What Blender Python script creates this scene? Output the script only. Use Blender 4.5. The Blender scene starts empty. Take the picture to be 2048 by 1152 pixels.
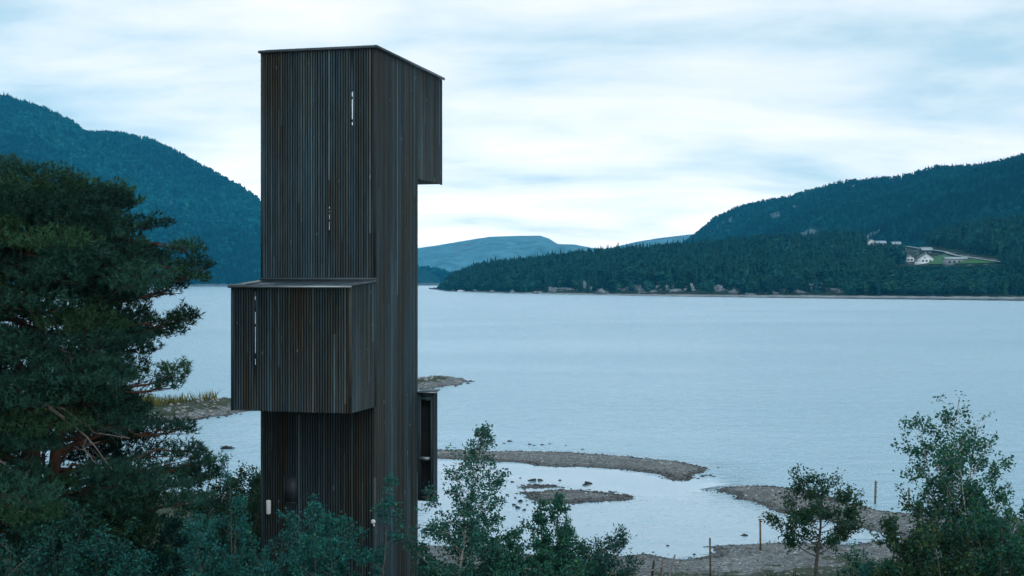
import bpy, math, random
import numpy as np
from mathutils import Vector, Matrix

# ------------------------------------------------------------------ camera, sky, sun, exposure
scene = bpy.context.scene
EYE = 9.0            # camera height above the lake (m)
F = 2700.0           # focal length in pixels of a 2048 px wide frame
HY = 560.0           # horizon row in that frame
cam_d = bpy.data.cameras.new("camera")
cam_d.sensor_width = 36.0
cam_d.lens = F / 2048.0 * 36.0
cam_d.shift_y = -(576.0 - HY) / 2048.0
cam_d.clip_start = 0.1
cam_d.clip_end = 60000.0
cam = bpy.data.objects.new("camera", cam_d)
scene.collection.objects.link(cam)
cam.location = (0, 0, EYE)
cam.rotation_euler = (math.radians(90), 0, 0)
scene.camera = cam

SUN_EL, SUN_AZ = math.radians(48), math.radians(160)    # azimuth measured from +Y towards +X
world = bpy.data.worlds.new("World")
scene.world = world
world.use_nodes = True
wn = world.node_tree
wn.nodes.clear()


class NT:
    """tiny helper round a node tree"""
    def __init__(self, tree):
        self.t = tree

    def n(self, kind, **kw):
        nd = self.t.nodes.new(kind)
        for k, v in kw.items():
            if k in nd.inputs.keys() if isinstance(k, str) else False:
                pass
            setattr(nd, k, v)
        return nd

    def l(self, a, b):
        self.t.links.new(a, b)

    def math(self, op, a, b=None, c=None, clamp=False):
        nd = self.t.nodes.new("ShaderNodeMath")
        nd.operation = op
        nd.use_clamp = clamp
        for i, v in enumerate((a, b, c)):
            if v is None:
                continue
            if isinstance(v, (int, float)):
                nd.inputs[i].default_value = v
            else:
                self.l(v, nd.inputs[i])
        return nd.outputs[0]

    def noise(self, vec, scale, detail=4, rough=0.55, dist=0.0):
        nd = self.t.nodes.new("ShaderNodeTexNoise")
        nd.inputs["Scale"].default_value = scale
        nd.inputs["Detail"].default_value = detail
        nd.inputs["Roughness"].default_value = rough
        nd.inputs["Distortion"].default_value = dist
        if vec is not None:
            self.l(vec, nd.inputs["Vector"])
        return nd.outputs["Fac"]

    def ramp(self, fac, stops):
        nd = self.t.nodes.new("ShaderNodeValToRGB")
        cr = nd.color_ramp
        while len(cr.elements) < len(stops):
            cr.elements.new(0.5)
        for e, (p, c) in zip(cr.elements, stops):
            e.position = p
            if isinstance(c, (int, float)):
                c = (c, c, c)
            e.color = (*c, 1.0)
        self.l(fac, nd.inputs[0])
        return nd.outputs[0]

    def mix(self, fac, a, b, mode="MIX"):
        nd = self.t.nodes.new("ShaderNodeMix")
        nd.data_type = "RGBA"
        nd.blend_type = mode
        if isinstance(fac, (int, float)):
            nd.inputs[0].default_value = fac
        else:
            self.l(fac, nd.inputs[0])
        for sock, v in ((nd.inputs[6], a), (nd.inputs[7], b)):
            if isinstance(v, (tuple, list)):
                sock.default_value = (*v, 1.0)
            else:
                self.l(v, sock)
        return nd.outputs[2]

    def mapping(self, vec, scale=(1, 1, 1), rot=(0, 0, 0), loc=(0, 0, 0)):
        nd = self.t.nodes.new("ShaderNodeMapping")
        nd.inputs["Scale"].default_value = scale
        nd.inputs["Rotation"].default_value = rot
        nd.inputs["Location"].default_value = loc
        self.l(vec, nd.inputs["Vector"])
        return nd.outputs[0]


w = NT(wn)
tc = w.n("ShaderNodeTexCoord")
sep = w.n("ShaderNodeSeparateXYZ")
w.l(tc.outputs["Generated"], sep.inputs[0])
zc = w.math("MAXIMUM", sep.outputs[2], 0.0)
zz = w.math("ADD", zc, 0.17)
comb = w.n("ShaderNodeCombineXYZ")
w.l(w.math("DIVIDE", sep.outputs[0], zz), comb.inputs[0])
w.l(w.math("DIVIDE", sep.outputs[1], zz), comb.inputs[1])
# a layered stratus deck: broad masses, torn streaks
c1 = w.noise(w.mapping(comb.outputs[0], scale=(1.25, 1.7, 1), loc=(3.1, 1.7, 0)), 1.0, 6, 0.52, 0.3)
c2 = w.noise(w.mapping(comb.outputs[0], scale=(2.6, 5.0, 1), loc=(9.3, 4.2, 0)), 1.0, 6, 0.6, 0.4)
cl = w.math("ADD", w.math("MULTIPLY", c1, 0.84), w.math("MULTIPLY", c2, 0.16))
# the deck is thicker (greyer, bluer) overhead, thin and bright towards the horizon
hgt = w.math("MULTIPLY", w.math("POWER", zc, 0.55), 0.30)
cl = w.math("SUBTRACT", cl, hgt)
ccol = w.ramp(cl, [(0.14, (0.17, 0.41, 0.54)), (0.27, (0.40, 0.54, 0.60)), (0.35, (0.57, 0.67, 0.70)),
                   (0.43, (0.71, 0.76, 0.78)), (0.53, (0.85, 0.85, 0.84))])
sky = w.n("ShaderNodeTexSky")
sky.sky_type = "NISHITA"
sky.sun_disc = False
sky.sun_elevation = SUN_EL
sky.sun_rotation = SUN_AZ
sky.air_density = 1.5
skyc = w.mix(1.0, sky.outputs[0], (0.1, 0.1, 0.1), "MULTIPLY")
fin0 = w.mix(0.12, ccol, skyc)
glow = w.math("ADD", 1.0, w.math("MULTIPLY", w.math("POWER", 2.718, w.math("MULTIPLY", zc, -4.0)), 1.35))
gv = w.n("ShaderNodeCombineXYZ")
for i_, k_ in enumerate((1.10, 1.0, 0.97)):
    w.l(w.math("MULTIPLY", glow, k_), gv.inputs[i_])
fin = w.mix(1.0, fin0, gv.outputs[0], "MULTIPLY")
bg = w.n("ShaderNodeBackground")
bg.inputs[1].default_value = 1.0
w.l(fin, bg.inputs[0])
wo = w.n("ShaderNodeOutputWorld")
w.l(bg.outputs[0], wo.inputs[0])
world.cycles.sampling_method = "MANUAL"
world.cycles.sample_map_resolution = 512

sun_d = bpy.data.lights.new("sun", "SUN")
sun_d.energy = 1.0
sun_d.angle = math.radians(40)
sun_d.color = (0.80, 0.93, 1.0)
sun = bpy.data.objects.new("sun", sun_d)
scene.collection.objects.link(sun)
sdir = Vector((math.sin(SUN_AZ) * math.cos(SUN_EL), math.cos(SUN_AZ) * math.cos(SUN_EL), math.sin(SUN_EL)))
sun.rotation_euler = sdir.to_track_quat("Z", "Y").to_euler()
sun.location = (0, 0, 60)

vs = scene.view_settings
vs.view_transform = "Standard"
vs.look = "None"
vs.exposure = 0.16
vs.gamma = 1.0
vs.use_curve_mapping = False
scene.render.engine = "CYCLES"
cy = scene.cycles
cy.use_denoising = True
try:
    cy.denoiser = "OPENIMAGEDENOISE"
    cy.denoising_input_passes = "RGB_ALBEDO_NORMAL"
except Exception:
    pass
cy.max_bounces = 6
cy.diffuse_bounces = 3
cy.glossy_bounces = 3
cy.transmission_bounces = 4
cy.transparent_max_bounces = 6
cy.volume_bounces = 1
cy.sample_clamp_indirect = 5.0

# ------------------------------------------------------------------ helpers
rng = np.random.default_rng(7)
random.seed(7)
COL = scene.collection


def G(px, py, z=0.0):
    """point of the plane at height z on the sight line of photo pixel (px, py)"""
    Y = F * (EYE - z) / (py - HY)
    return np.array([(px - 1024.0) / F * Y, Y])


def P(px, py, Y):
    return np.array([(px - 1024.0) / F * Y, Y, EYE - (py - HY) / F * Y])


def tag(o, label=None, cat=None, group=None, kind=None):
    if label:
        o["label"] = label
    if cat:
        o["category"] = cat
    if group:
        o["group"] = group
    if kind:
        o["kind"] = kind
    return o


def link(o, parent=None):
    COL.objects.link(o)
    if parent is not None:
        o.parent = parent
    return o


def empty(name, loc, rz=0.0):
    o = bpy.data.objects.new(name, None)
    o.empty_display_size = 0.3
    o.location = loc
    o.rotation_euler = (0, 0, rz)
    return link(o)


class MB:
    """collects geometry as numpy blocks and builds one mesh"""
    def __init__(self):
        self.v, self.t, self.q, self.c, self.n = [], [], [], [], 0

    def add(self, v, tris=None, quads=None, tint=None):
        v = np.asarray(v, dtype=np.float64).reshape(-1, 3)
        self.v.append(v)
        if tris is not None and len(tris):
            self.t.append(np.asarray(tris, dtype=np.int64) + self.n)
        if quads is not None and len(quads):
            self.q.append(np.asarray(quads, dtype=np.int64) + self.n)
        if tint is None:
            tint = np.ones((len(v), 3))
        tint = np.asarray(tint, dtype=np.float64)
        if tint.ndim == 1:
            tint = np.tile(tint, (len(v), 1))
        self.c.append(tint)
        self.n += len(v)

    def box(self, x0, x1, y0, y1, z0, z1):
        v = [(x, y, z) for z in (z0, z1) for y in (y0, y1) for x in (x0, x1)]
        q = [(0, 2, 3, 1), (4, 5, 7, 6), (0, 1, 5, 4), (2, 6, 7, 3), (0, 4, 6, 2), (1, 3, 7, 5)]
        self.add(v, quads=q)

    def tube(self, pts, rad, sides=6, cap=True):
        pts = np.asarray(pts, float)
        n = len(pts)
        rad = np.broadcast_to(np.asarray(rad, float), (n,))
        tan = np.gradient(pts, axis=0)
        tan /= np.linalg.norm(tan, axis=1)[:, None] + 1e-9
        ref = np.where(np.abs(tan[:, 2:3]) > 0.9, np.array([[1.0, 0, 0]]), np.array([[0, 0, 1.0]]))
        a = np.cross(tan, ref)
        a /= np.linalg.norm(a, axis=1)[:, None] + 1e-9
        b = np.cross(tan, a)
        th = np.linspace(0, 2 * np.pi, sides, endpoint=False)
        ring = pts[:, None, :] + rad[:, None, None] * (np.cos(th)[None, :, None] * a[:, None, :] + np.sin(th)[None, :, None] * b[:, None, :])
        v = ring.reshape(-1, 3)
        i = np.arange(n - 1)[:, None] * sides
        j = np.arange(sides)[None, :]
        j2 = (j + 1) % sides
        q = np.stack([i + j, i + j2, i + sides + j2, i + sides + j], -1).reshape(-1, 4)
        self.add(v, quads=q)
        if cap:
            for e in (0, n - 1):
                base = self.n - n * sides + e * sides
                k = self.n
                self.v.append(pts[e:e + 1])
                self.c.append(np.ones((1, 3)))
                self.n += 1
                self.t.append(np.array([[base + s, base + (s + 1) % sides, k] for s in range(sides)]))

    def mesh(self, name, mat, smooth=False):
        me = bpy.data.meshes.new(name)
        v = np.concatenate(self.v) if self.v else np.zeros((0, 3))
        t = np.concatenate(self.t) if self.t else np.zeros((0, 3), int)
        q = np.concatenate(self.q) if self.q else np.zeros((0, 4), int)
        me.vertices.add(len(v))
        me.vertices.foreach_set("co", v.astype(np.float32).ravel())
        nl = t.size + q.size
        me.loops.add(nl)
        me.loops.foreach_set("vertex_index", np.concatenate([t.ravel(), q.ravel()]).astype(np.int32))
        me.polygons.add(len(t) + len(q))
        ls = np.concatenate([np.arange(len(t)) * 3, t.size + np.arange(len(q)) * 4]).astype(np.int32)
        me.polygons.foreach_set("loop_start", ls)
        if smooth:
            me.polygons.foreach_set("use_smooth", np.ones(len(t) + len(q), dtype=bool))
        c = np.concatenate(self.c)
        at = me.attributes.new("tint", "FLOAT_COLOR", "POINT")
        at.data.foreach_set("color", np.concatenate([c, np.ones((len(c), 1))], 1).astype(np.float32).ravel())
        me.update(calc_edges=True)
        me.validate(clean_customdata=False)
        if mat is not None:
            me.materials.append(mat)
        return me

    def build(self, name, mat, parent=None, smooth=False):
        o = bpy.data.objects.new(name, self.mesh(name, mat, smooth))
        return link(o, parent)


# --- numpy value noise
_perm = np.random.default_rng(3).random((256, 256))


def vnoise(x, y):
    xi, yi = np.floor(x).astype(int), np.floor(y).astype(int)
    fx, fy = x - xi, y - yi
    fx, fy = fx * fx * (3 - 2 * fx), fy * fy * (3 - 2 * fy)
    g = lambda a, b: _perm[a & 255, b & 255]
    return ((g(xi, yi) * (1 - fx) + g(xi + 1, yi) * fx) * (1 - fy) + (g(xi, yi + 1) * (1 - fx) + g(xi + 1, yi + 1) * fx) * fy) * 2 - 1


def fbm(x, y, octv=4, gain=0.5):
    s, a = 0.0, 1.0
    for k in range(octv):
        s = s + a * vnoise(x * 2 ** k + 17.3 * k, y * 2 ** k - 9.1 * k)
        a *= gain
    return s


def sdist(poly, X, Y):
    """signed distance to a polygon, positive inside"""
    poly = np.asarray(poly, float)
    d2 = np.full(X.shape, 1e18)
    ins = np.zeros(X.shape, bool)
    n = len(poly)
    for i in range(n):
        ax, ay = poly[i]
        bx, by = poly[(i + 1) % n]
        ex, ey = bx - ax, by - ay
        t = np.clip(((X - ax) * ex + (Y - ay) * ey) / (ex * ex + ey * ey + 1e-12), 0, 1)
        d2 = np.minimum(d2, (X - ax - t * ex) ** 2 + (Y - ay - t * ey) ** 2)
        c = (ay > Y) != (by > Y)
        xs = ax + (Y - ay) / (by - ay + 1e-12) * ex
        ins ^= c & (X < xs)
    d = np.sqrt(d2)
    return np.where(ins, d, -d)


# ------------------------------------------------------------------ materials
def material(name):
    m = bpy.data.materials.new(name)
    m.use_nodes = True
    t = m.node_tree
    t.nodes.clear()
    return m, NT(t)


def out(nt, sh, vol=None):
    o = nt.n("ShaderNodeOutputMaterial")
    if sh is not None:
        nt.l(sh, o.inputs[0])
    if vol is not None:
        nt.l(vol, o.inputs[1])


def principled(nt, col, rough=0.8, normal=None, spec=0.3, metal=0.0):
    p = nt.n("ShaderNodeBsdfPrincipled")
    if isinstance(col, (tuple, list)):
        p.inputs["Base Color"].default_value = (*col, 1)
    else:
        nt.l(col, p.inputs["Base Color"])
    if isinstance(rough, (int, float)):
        p.inputs["Roughness"].default_value = rough
    else:
        nt.l(rough, p.inputs["Roughness"])
    p.inputs["Specular IOR Level"].default_value = spec
    p.inputs["Metallic"].default_value = metal
    if normal is not None:
        nt.l(normal, p.inputs["Normal"])
    return p.outputs[0]


def bump(nt, h, strength=0.5, dist=0.02):
    b = nt.n("ShaderNodeBump")
    b.inputs["Strength"].default_value = strength
    b.inputs["Distance"].default_value = dist
    nt.l(h, b.inputs["Height"])
    return b.outputs[0]


def obj_coord(nt):
    return nt.n("ShaderNodeTexCoord").outputs["Object"]


def world_pos(nt):
    return nt.n("ShaderNodeNewGeometry").outputs["Position"]


def mat_plain(name, col, rough=0.7, var=0.25, scale=3.0, metal=0.0, spec=0.3):
    m, nt = material(name)
    f = nt.noise(obj_coord(nt), scale, 5, 0.6)
    lo = tuple(c * (1 - var) for c in col)
    hi = tuple(min(1, c * (1 + var)) for c in col)
    out(nt, principled(nt, nt.ramp(f, [(0.3, lo), (0.7, hi)]), rough, bump(nt, f, 0.2, 0.01), spec, metal))
    return m


def mat_slat():
    m, nt = material("stained_slat_wood")
    oi = nt.n("ShaderNodeObjectInfo")
    pos = world_pos(nt)
    add = nt.n("ShaderNodeVectorMath", operation="ADD")
    mul = nt.n("ShaderNodeVectorMath", operation="SCALE")
    cmb = nt.n("ShaderNodeCombineXYZ")
    nt.l(oi.outputs["Random"], cmb.inputs[0])
    nt.l(oi.outputs["Random"], cmb.inputs[1])
    nt.l(oi.outputs["Random"], cmb.inputs[2])
    nt.l(cmb.outputs[0], mul.inputs[0])
    mul.inputs["Scale"].default_value = 61.0
    nt.l(pos, add.inputs[0])
    nt.l(mul.outputs[0], add.inputs[1])
    grain = nt.noise(nt.mapping(add.outputs[0], scale=(38, 38, 1.6)), 1.0, 6, 0.65, 0.3)
    blot = nt.noise(nt.mapping(pos, scale=(1.5, 1.5, 0.16)), 1.0, 3, 0.5)
    knots = nt.noise(nt.mapping(add.outputs[0], scale=(9, 9, 4.5)), 1.0, 2, 0.4)
    sz_ = nt.n("ShaderNodeSeparateXYZ")
    nt.l(pos, sz_.inputs[0])
    zj = nt.math("ADD", nt.math("MULTIPLY", nt.math("FRACT", nt.math("MULTIPLY", oi.outputs["Random"], 13.7)), 9.0), 4.0)
    board = nt.math("GREATER_THAN", sz_.outputs[2], zj)          # each slat is two boards butted end to end
    rnd = nt.math("FRACT", nt.math("ADD", nt.math("MULTIPLY", oi.outputs["Random"], 7.31), nt.math("MULTIPLY", board, 0.43)))
    c = nt.ramp(rnd, [(0.0, (0.042, 0.058, 0.065)), (0.22, (0.072, 0.100, 0.112)), (0.42, (0.058, 0.060, 0.058)), (0.60, (0.088, 0.076, 0.060)),
                                       (0.76, (0.100, 0.138, 0.150)), (0.90, (0.050, 0.060, 0.064)), (1.0, (0.19, 0.225, 0.23))])
    g = nt.ramp(grain, [(0.25, 0.45), (0.5, 0.9), (0.75, 1.35)])
    c = nt.mix(1.0, c, g, "MULTIPLY")
    bl = nt.ramp(blot, [(0.36, (1.0, 0.70, 0.50)), (0.5, (0.9, 0.9, 0.9)), (0.66, (1.2, 1.3, 1.35))])
    c = nt.mix(1.0, c, bl, "MULTIPLY")
    c = nt.mix(1.0, c, (0.60, 0.72, 0.77), "MULTIPLY")
    kn = nt.math("GREATER_THAN", knots, 0.76)
    c = nt.mix(nt.math("MULTIPLY", kn, 0.45), c, (0.30, 0.34, 0.34))
    out(nt, principled(nt, c, 0.62, bump(nt, grain, 0.35, 0.004), 0.14))
    return m


M = {}
M["slat"] = mat_slat()
M["tarred"] = mat_plain("tarred_board", (0.012, 0.013, 0.013), 0.85, 0.3, 6)
M["roof_metal"] = mat_plain("roof_sheet_metal", (0.055, 0.07, 0.08), 0.45, 0.15, 2.0, 0.2)
M["flash_metal"] = mat_plain("flashing_zinc", (0.26, 0.29, 0.31), 0.32, 0.12, 4.0, 0.5)
M["white_paint"] = mat_plain("white_paint", (0.80, 0.80, 0.79), 0.5, 0.04, 2.0)
M["grey_plate"] = mat_plain("weathered_plate", (0.035, 0.045, 0.05), 0.5, 0.2, 3.0)
M["stake"] = mat_plain("raw_stake_wood", (0.17, 0.13, 0.09), 0.8, 0.3, 12)
M["old_wood"] = mat_plain("grey_weathered_wood", (0.22, 0.21, 0.20), 0.85, 0.3, 10)
M["dark_wood"] = mat_plain("wet_dark_wood", (0.035, 0.03, 0.026), 0.7, 0.3, 8)
M["house_roof"] = mat_plain("slate_blue_roof", (0.10, 0.13, 0.15), 0.6, 0.15, 0.5)
M["house_roof_light"] = mat_plain("pale_roof", (0.45, 0.50, 0.52), 0.6, 0.1, 0.5)
M["house_wall"] = mat_plain("white_weatherboard", (0.82, 0.82, 0.80), 0.6, 0.04, 0.6)
M["house_grey"] = mat_plain("grey_weatherboard", (0.30, 0.32, 0.33), 0.7, 0.1, 0.6)
M["house_dark"] = mat_plain("dark_log_wall", (0.05, 0.045, 0.04), 0.8, 0.2, 0.6)
M["window"] = mat_plain("window_glass_dark", (0.02, 0.025, 0.03), 0.15, 0.1, 1.0, 0.0, 0.6)


def mat_leaf(name, base, transl=0.35, rough=0.55):
    m, nt = material(name)
    a = nt.n("ShaderNodeAttribute")
    a.attribute_name = "tint"
    c = nt.mix(1.0, a.outputs["Color"], base, "MULTIPLY")
    d = principled(nt, c, rough, None, 0.08)
    tr = nt.n("ShaderNodeBsdfTranslucent")
    nt.l(c, tr.inputs[0])
    mx = nt.n("ShaderNodeMixShader")
    mx.inputs[0].default_value = transl
    nt.l(d, mx.inputs[1])
    nt.l(tr.outputs[0], mx.inputs[2])
    out(nt, mx.outputs[0])
    return m


M["birch_leaf"] = mat_leaf("birch_leaf", (0.038, 0.140, 0.095))
M["sapling_leaf"] = mat_leaf("sapling_birch_leaf", (0.042, 0.150, 0.115))
M["sallow_leaf"] = mat_leaf("sallow_leaf", (0.030, 0.150, 0.132))
M["rowan_leaf"] = mat_leaf("rowan_leaf", (0.04, 0.10, 0.06))
M["alder_leaf"] = mat_leaf("alder_leaf", (0.024, 0.098, 0.078))
M["pine_needle"] = mat_leaf("pine_needle", (0.022, 0.066, 0.046), 0.12, 0.6)
M["far_leaf"] = mat_leaf("far_forest_leaf", (0.011, 0.052, 0.042), 0.15, 0.8)
M["far_leaf2"] = mat_leaf("mountain_forest_leaf", (0.005, 0.042, 0.041), 0.1, 0.9)
M["grass"] = mat_leaf("grass_blade", (0.13, 0.13, 0.055), 0.3, 0.7)


def mat_bark(name, lo, hi, scale=8.0, birch=False):
    m, nt = material(name)
    oc = obj_coord(nt)
    f = nt.noise(nt.mapping(oc, scale=(scale, scale, scale * (2.5 if birch else 0.35))), 1.0, 5, 0.65, 0.4)
    c = nt.ramp(f, [(0.38, lo), (0.52, hi)] if birch else [(0.3, lo), (0.7, hi)])
    out(nt, principled(nt, c, 0.85, bump(nt, f, 0.5, 0.02), 0.2))
    return m


M["birch_bark"] = mat_bark("birch_bark", (0.05, 0.045, 0.04), (0.50, 0.48, 0.45), 6, True)
M["grey_bark"] = mat_bark("grey_bark", (0.05, 0.047, 0.042), (0.16, 0.15, 0.135))
M["pine_bark"] = mat_bark("pine_bark", (0.04, 0.026, 0.020), (0.16, 0.085, 0.055))
M["twig_bark"] = mat_bark("dead_twig", (0.10, 0.09, 0.08), (0.22, 0.19, 0.17))


def mat_ground():
    m, nt = material("shore_gravel_and_turf")
    pos = world_pos(nt)
    sp = nt.n("ShaderNodeSeparateXYZ")
    nt.l(pos, sp.inputs[0])
    vo = nt.n("ShaderNodeTexVoronoi")
    vo.inputs["Scale"].default_value = 7.0
    nt.l(pos, vo.inputs["Vector"])
    vo2 = nt.n("ShaderNodeTexVoronoi")
    vo2.inputs["Scale"].default_value = 17.0
    nt.l(pos, vo2.inputs["Vector"])
    big = nt.noise(pos, 0.35, 5, 0.6)
    sepc = nt.n("ShaderNodeSeparateColor")
    nt.l(vo.outputs["Color"], sepc.inputs[0])
    sepd = nt.n("ShaderNodeSeparateColor")
    nt.l(vo2.outputs["Color"], sepd.inputs[0])
    mixv = nt.math("ADD", nt.math("MULTIPLY", sepc.outputs[0], 0.5), nt.math("MULTIPLY", sepd.outputs[1], 0.5))
    c = nt.ramp(mixv, [(0.1, (0.085, 0.087, 0.087)), (0.45, (0.175, 0.175, 0.172)), (0.75, (0.26, 0.255, 0.25)), (0.95, (0.48, 0.48, 0.47))])
    bb = nt.ramp(big, [(0.3, 0.72), (0.7, 1.15)])
    c = nt.mix(1.0, c, bb, "MULTIPLY")
    # wet margin
    wet = nt.math("SUBTRACT", 1.0, nt.math("DIVIDE", nt.math("SUBTRACT", sp.outputs[2], 0.0), 0.09, clamp=True), clamp=True)
    c = nt.mix(nt.math("MULTIPLY", wet, 0.7), c, (0.045, 0.045, 0.042))
    # turf where the ground is high enough
    tn = nt.noise(pos, 0.8, 5, 0.65)
    tf = nt.math("ADD", nt.math("MULTIPLY", sp.outputs[2], 1.3), tn)
    tmask = nt.ramp(tf, [(0.49 + 0.90 - 0.4, 0.0), (1.0, 1.0)])
    turf = nt.ramp(nt.noise(pos, 4.0, 4, 0.7), [(0.3, (0.020, 0.038, 0.022)), (0.7, (0.075, 0.085, 0.045))])
    c = nt.mix(tmask, c, turf)
    h = nt.math("ADD", vo.outputs["Distance"], nt.math("MULTIPLY", vo2.outputs["Distance"], 0.5))
    h = nt.math("SUBTRACT", 1.0, h)
    out(nt, principled(nt, c, 0.85, bump(nt, h, 0.8, 0.06), 0.3))
    return m


M["ground"] = mat_ground()


def mat_stone():
    m, nt = material("shore_stone")
    a = nt.n("ShaderNodeAttribute")
    a.attribute_name = "tint"
    f = nt.noise(world_pos(nt), 14.0, 4, 0.6)
    c = nt.mix(1.0, a.outputs["Color"], nt.ramp(f, [(0.3, 0.75), (0.7, 1.2)]), "MULTIPLY")
    out(nt, principled(nt, c, 0.8, bump(nt, f, 0.3, 0.02), 0.3))
    return m


M["stone"] = mat_stone()


def mat_rock(name, lo, hi, scale=0.3):
    m, nt = material(name)
    pos = world_pos(nt)
    f = nt.noise(nt.mapping(pos, scale=(1, 1, 2.2)), scale, 7, 0.68, 0.4)
    c = nt.ramp(f, [(0.34, lo), (0.5, tuple((a + b) / 2 for a, b in zip(lo, hi))), (0.62, hi)])
    out(nt, principled(nt, c, 0.9, bump(nt, f, 0.8, 0.6), 0.2))
    return m


M["shore_rock"] = mat_rock("pale_shore_rock", (0.035, 0.045, 0.042), (0.36, 0.37, 0.37), 0.4)
M["near_rock"] = mat_rock("dark_lake_rock", (0.03, 0.03, 0.028), (0.12, 0.115, 0.105), 5.0)


def mat_terrain(name, floor, rock, rock_cut, scale, shore=2.0):
    m, nt = material(name)
    pos = world_pos(nt)
    sp = nt.n("ShaderNodeSeparateXYZ")
    nt.l(pos, sp.inputs[0])
    f = nt.noise(pos, scale, 6, 0.6, 0.3)
    g = nt.noise(pos, scale * 6, 5, 0.65)
    base = nt.ramp(g, [(0.3, tuple(c * 0.6 for c in floor)), (0.7, tuple(c * 1.5 for c in floor))])
    rk = nt.ramp(g, [(0.3, tuple(c * 0.5 for c in rock)), (0.7, tuple(c * 1.2 for c in rock))])
    at_ = nt.n("ShaderNodeAttribute")
    at_.attribute_name = "tint"
    sx_ = nt.n("ShaderNodeSeparateColor")
    nt.l(at_.outputs["Color"], sx_.inputs[0])
    mk = nt.ramp(nt.math("ADD", sx_.outputs[0], nt.math("MULTIPLY", nt.math("SUBTRACT", g, 0.5), 0.9)), [(0.35, 0.0), (0.55, 1.0)])
    c = nt.mix(mk, base, rk)
    zz2 = nt.math("ADD", sp.outputs[2], nt.math("MULTIPLY", g, 2.0))
    sh = nt.math("LESS_THAN", zz2, shore)
    c = nt.mix(sh, c, rk)
    out(nt, principled(nt, c, 0.95, bump(nt, g, 0.6, 1.0), 0.1))
    return m


M["headland"] = mat_terrain("headland_ground", (0.030, 0.042, 0.024), (0.34, 0.33, 0.32), 0.80, 0.02, 1.7)
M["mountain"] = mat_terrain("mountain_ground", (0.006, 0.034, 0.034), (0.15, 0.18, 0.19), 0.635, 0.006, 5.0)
M["far_mountain"] = mat_terrain("far_mountain_ground", (0.11, 0.24, 0.29), (0.24, 0.21, 0.21), 0.60, 0.003, 2.0)  # pale blue floor: part of the distance haze is painted into it
M["lawn"] = mat_plain("mown_lawn", (0.055, 0.15, 0.035), 0.9, 0.25, 0.3)
M["road"] = mat_plain("gravel_road", (0.42, 0.41, 0.40), 0.9, 0.15, 0.5)


def mat_water():
    m, nt = material("lake_water")
    pos = world_pos(nt)
    a = nt.n("ShaderNodeAttribute")
    a.attribute_name = "tint"
    sc = nt.n("ShaderNodeSeparateColor")
    nt.l(a.outputs["Color"], sc.inputs[0])
    rough_amt = sc.outputs[0]          # 1 on the open lake, small inside the sheltered pool
    gust = nt.noise(nt.mapping(pos, scale=(0.010, 0.03, 1)), 1.0, 5, 0.6, 0.5)
    gustf = nt.ramp(gust, [(0.3, 0.65), (0.7, 1.25)])
    n1 = nt.noise(nt.mapping(pos, scale=(0.34, 0.62, 1), rot=(0, 0, 0.15)), 1.0, 5, 0.66, 0.3)
    n2 = nt.noise(nt.mapping(pos, scale=(1.7, 3.6, 1), rot=(0, 0, -0.2)), 1.0, 3, 0.6, 0.2)
    h = nt.math("ADD", nt.math("MULTIPLY", n1, 1.0), nt.math("MULTIPLY", n2, 0.42))
    h = nt.math("MULTIPLY", nt.math("MULTIPLY", h, rough_amt), gustf)
    nrm = bump(nt, h, 1.0, WAVE)
    fr = nt.n("ShaderNodeFresnel")
    fr.inputs["IOR"].default_value = 1.75
    nt.l(bump(nt, h, 1.0, WAVE * 0.7), fr.inputs["Normal"])
    gl = nt.n("ShaderNodeBsdfGlossy")
    gl.inputs["Color"].default_value = (0.94, 0.97, 1, 1)
    nt.l(nt.math("ADD", nt.math("MULTIPLY", rough_amt, 0.22), 0.02), gl.inputs["Roughness"])
    nt.l(nrm, gl.inputs["Normal"])
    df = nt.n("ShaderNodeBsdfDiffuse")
    nt.l(nt.mix(sc.outputs[1], (0.03, 0.10, 0.14), (0.40, 0.62, 0.73)), df.inputs["Color"])  # pale blue: sky reflection of unresolved ripples, painted into the body colour
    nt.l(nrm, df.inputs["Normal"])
    mx = nt.n("ShaderNodeMixShader")
    nt.l(fr.outputs[0], mx.inputs[0])
    nt.l(df.outputs[0], mx.inputs[1])
    nt.l(gl.outputs[0], mx.inputs[2])
    out(nt, mx.outputs[0])
    return m


WAVE = 0.75
M["water"] = mat_water()

# ------------------------------------------------------------------ near terrain, lake bed, lake
main_land = [(-90, 64), (-45, 62), G(100, 985), G(300, 985), G(430, 985), G(525, 1000), G(650, 1035), G(836, 1088), G(950, 1100),
             G(1100, 1113), G(1240, 1114), G(1258, 1108), G(1300, 1106), G(1330, 1116), G(1370, 1119), G(1405, 1117), G(1425, 1104),
             G(1430, 1095), G(1460, 1090), G(1520, 1088), G(1600, 1084), G(1650, 1086), G(1700, 1089), G(1740, 1086), G(1790, 1081),
             G(1812, 1074), G(1790, 1070), G(1740, 1062), G(1700, 1049), G(1620, 1036), G(1560, 1026), G(1530, 1016), G(1510, 1004),
             G(1475, 998), G(1468, 989), G(1424, 981), G(1455, 974), G(1520, 973), G(1580, 975), G(1600, 984), G(1640, 991),
             G(1700, 1006), G(1760, 1020), G(1830, 1028), G(1900, 1034), G(2048, 1038), (45, 48), (90, 52), (90, -60), (-90, -60)]
bar = [G(690, 905), G(836, 899), G(900, 899), G(970, 902), G(1040, 903), G(1130, 905), G(1200, 910), G(1290, 917), G(1360, 923),
       G(1400, 931), G(1420, 937), G(1412, 945), G(1390, 952), G(1375, 962), G(1350, 962), G(1340, 956), G(1300, 946), G(1240, 938),
       G(1180, 934), G(1100, 933), G(1040, 927), G(970, 921), G(900, 918), G(836, 916), G(690, 913)]
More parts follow.
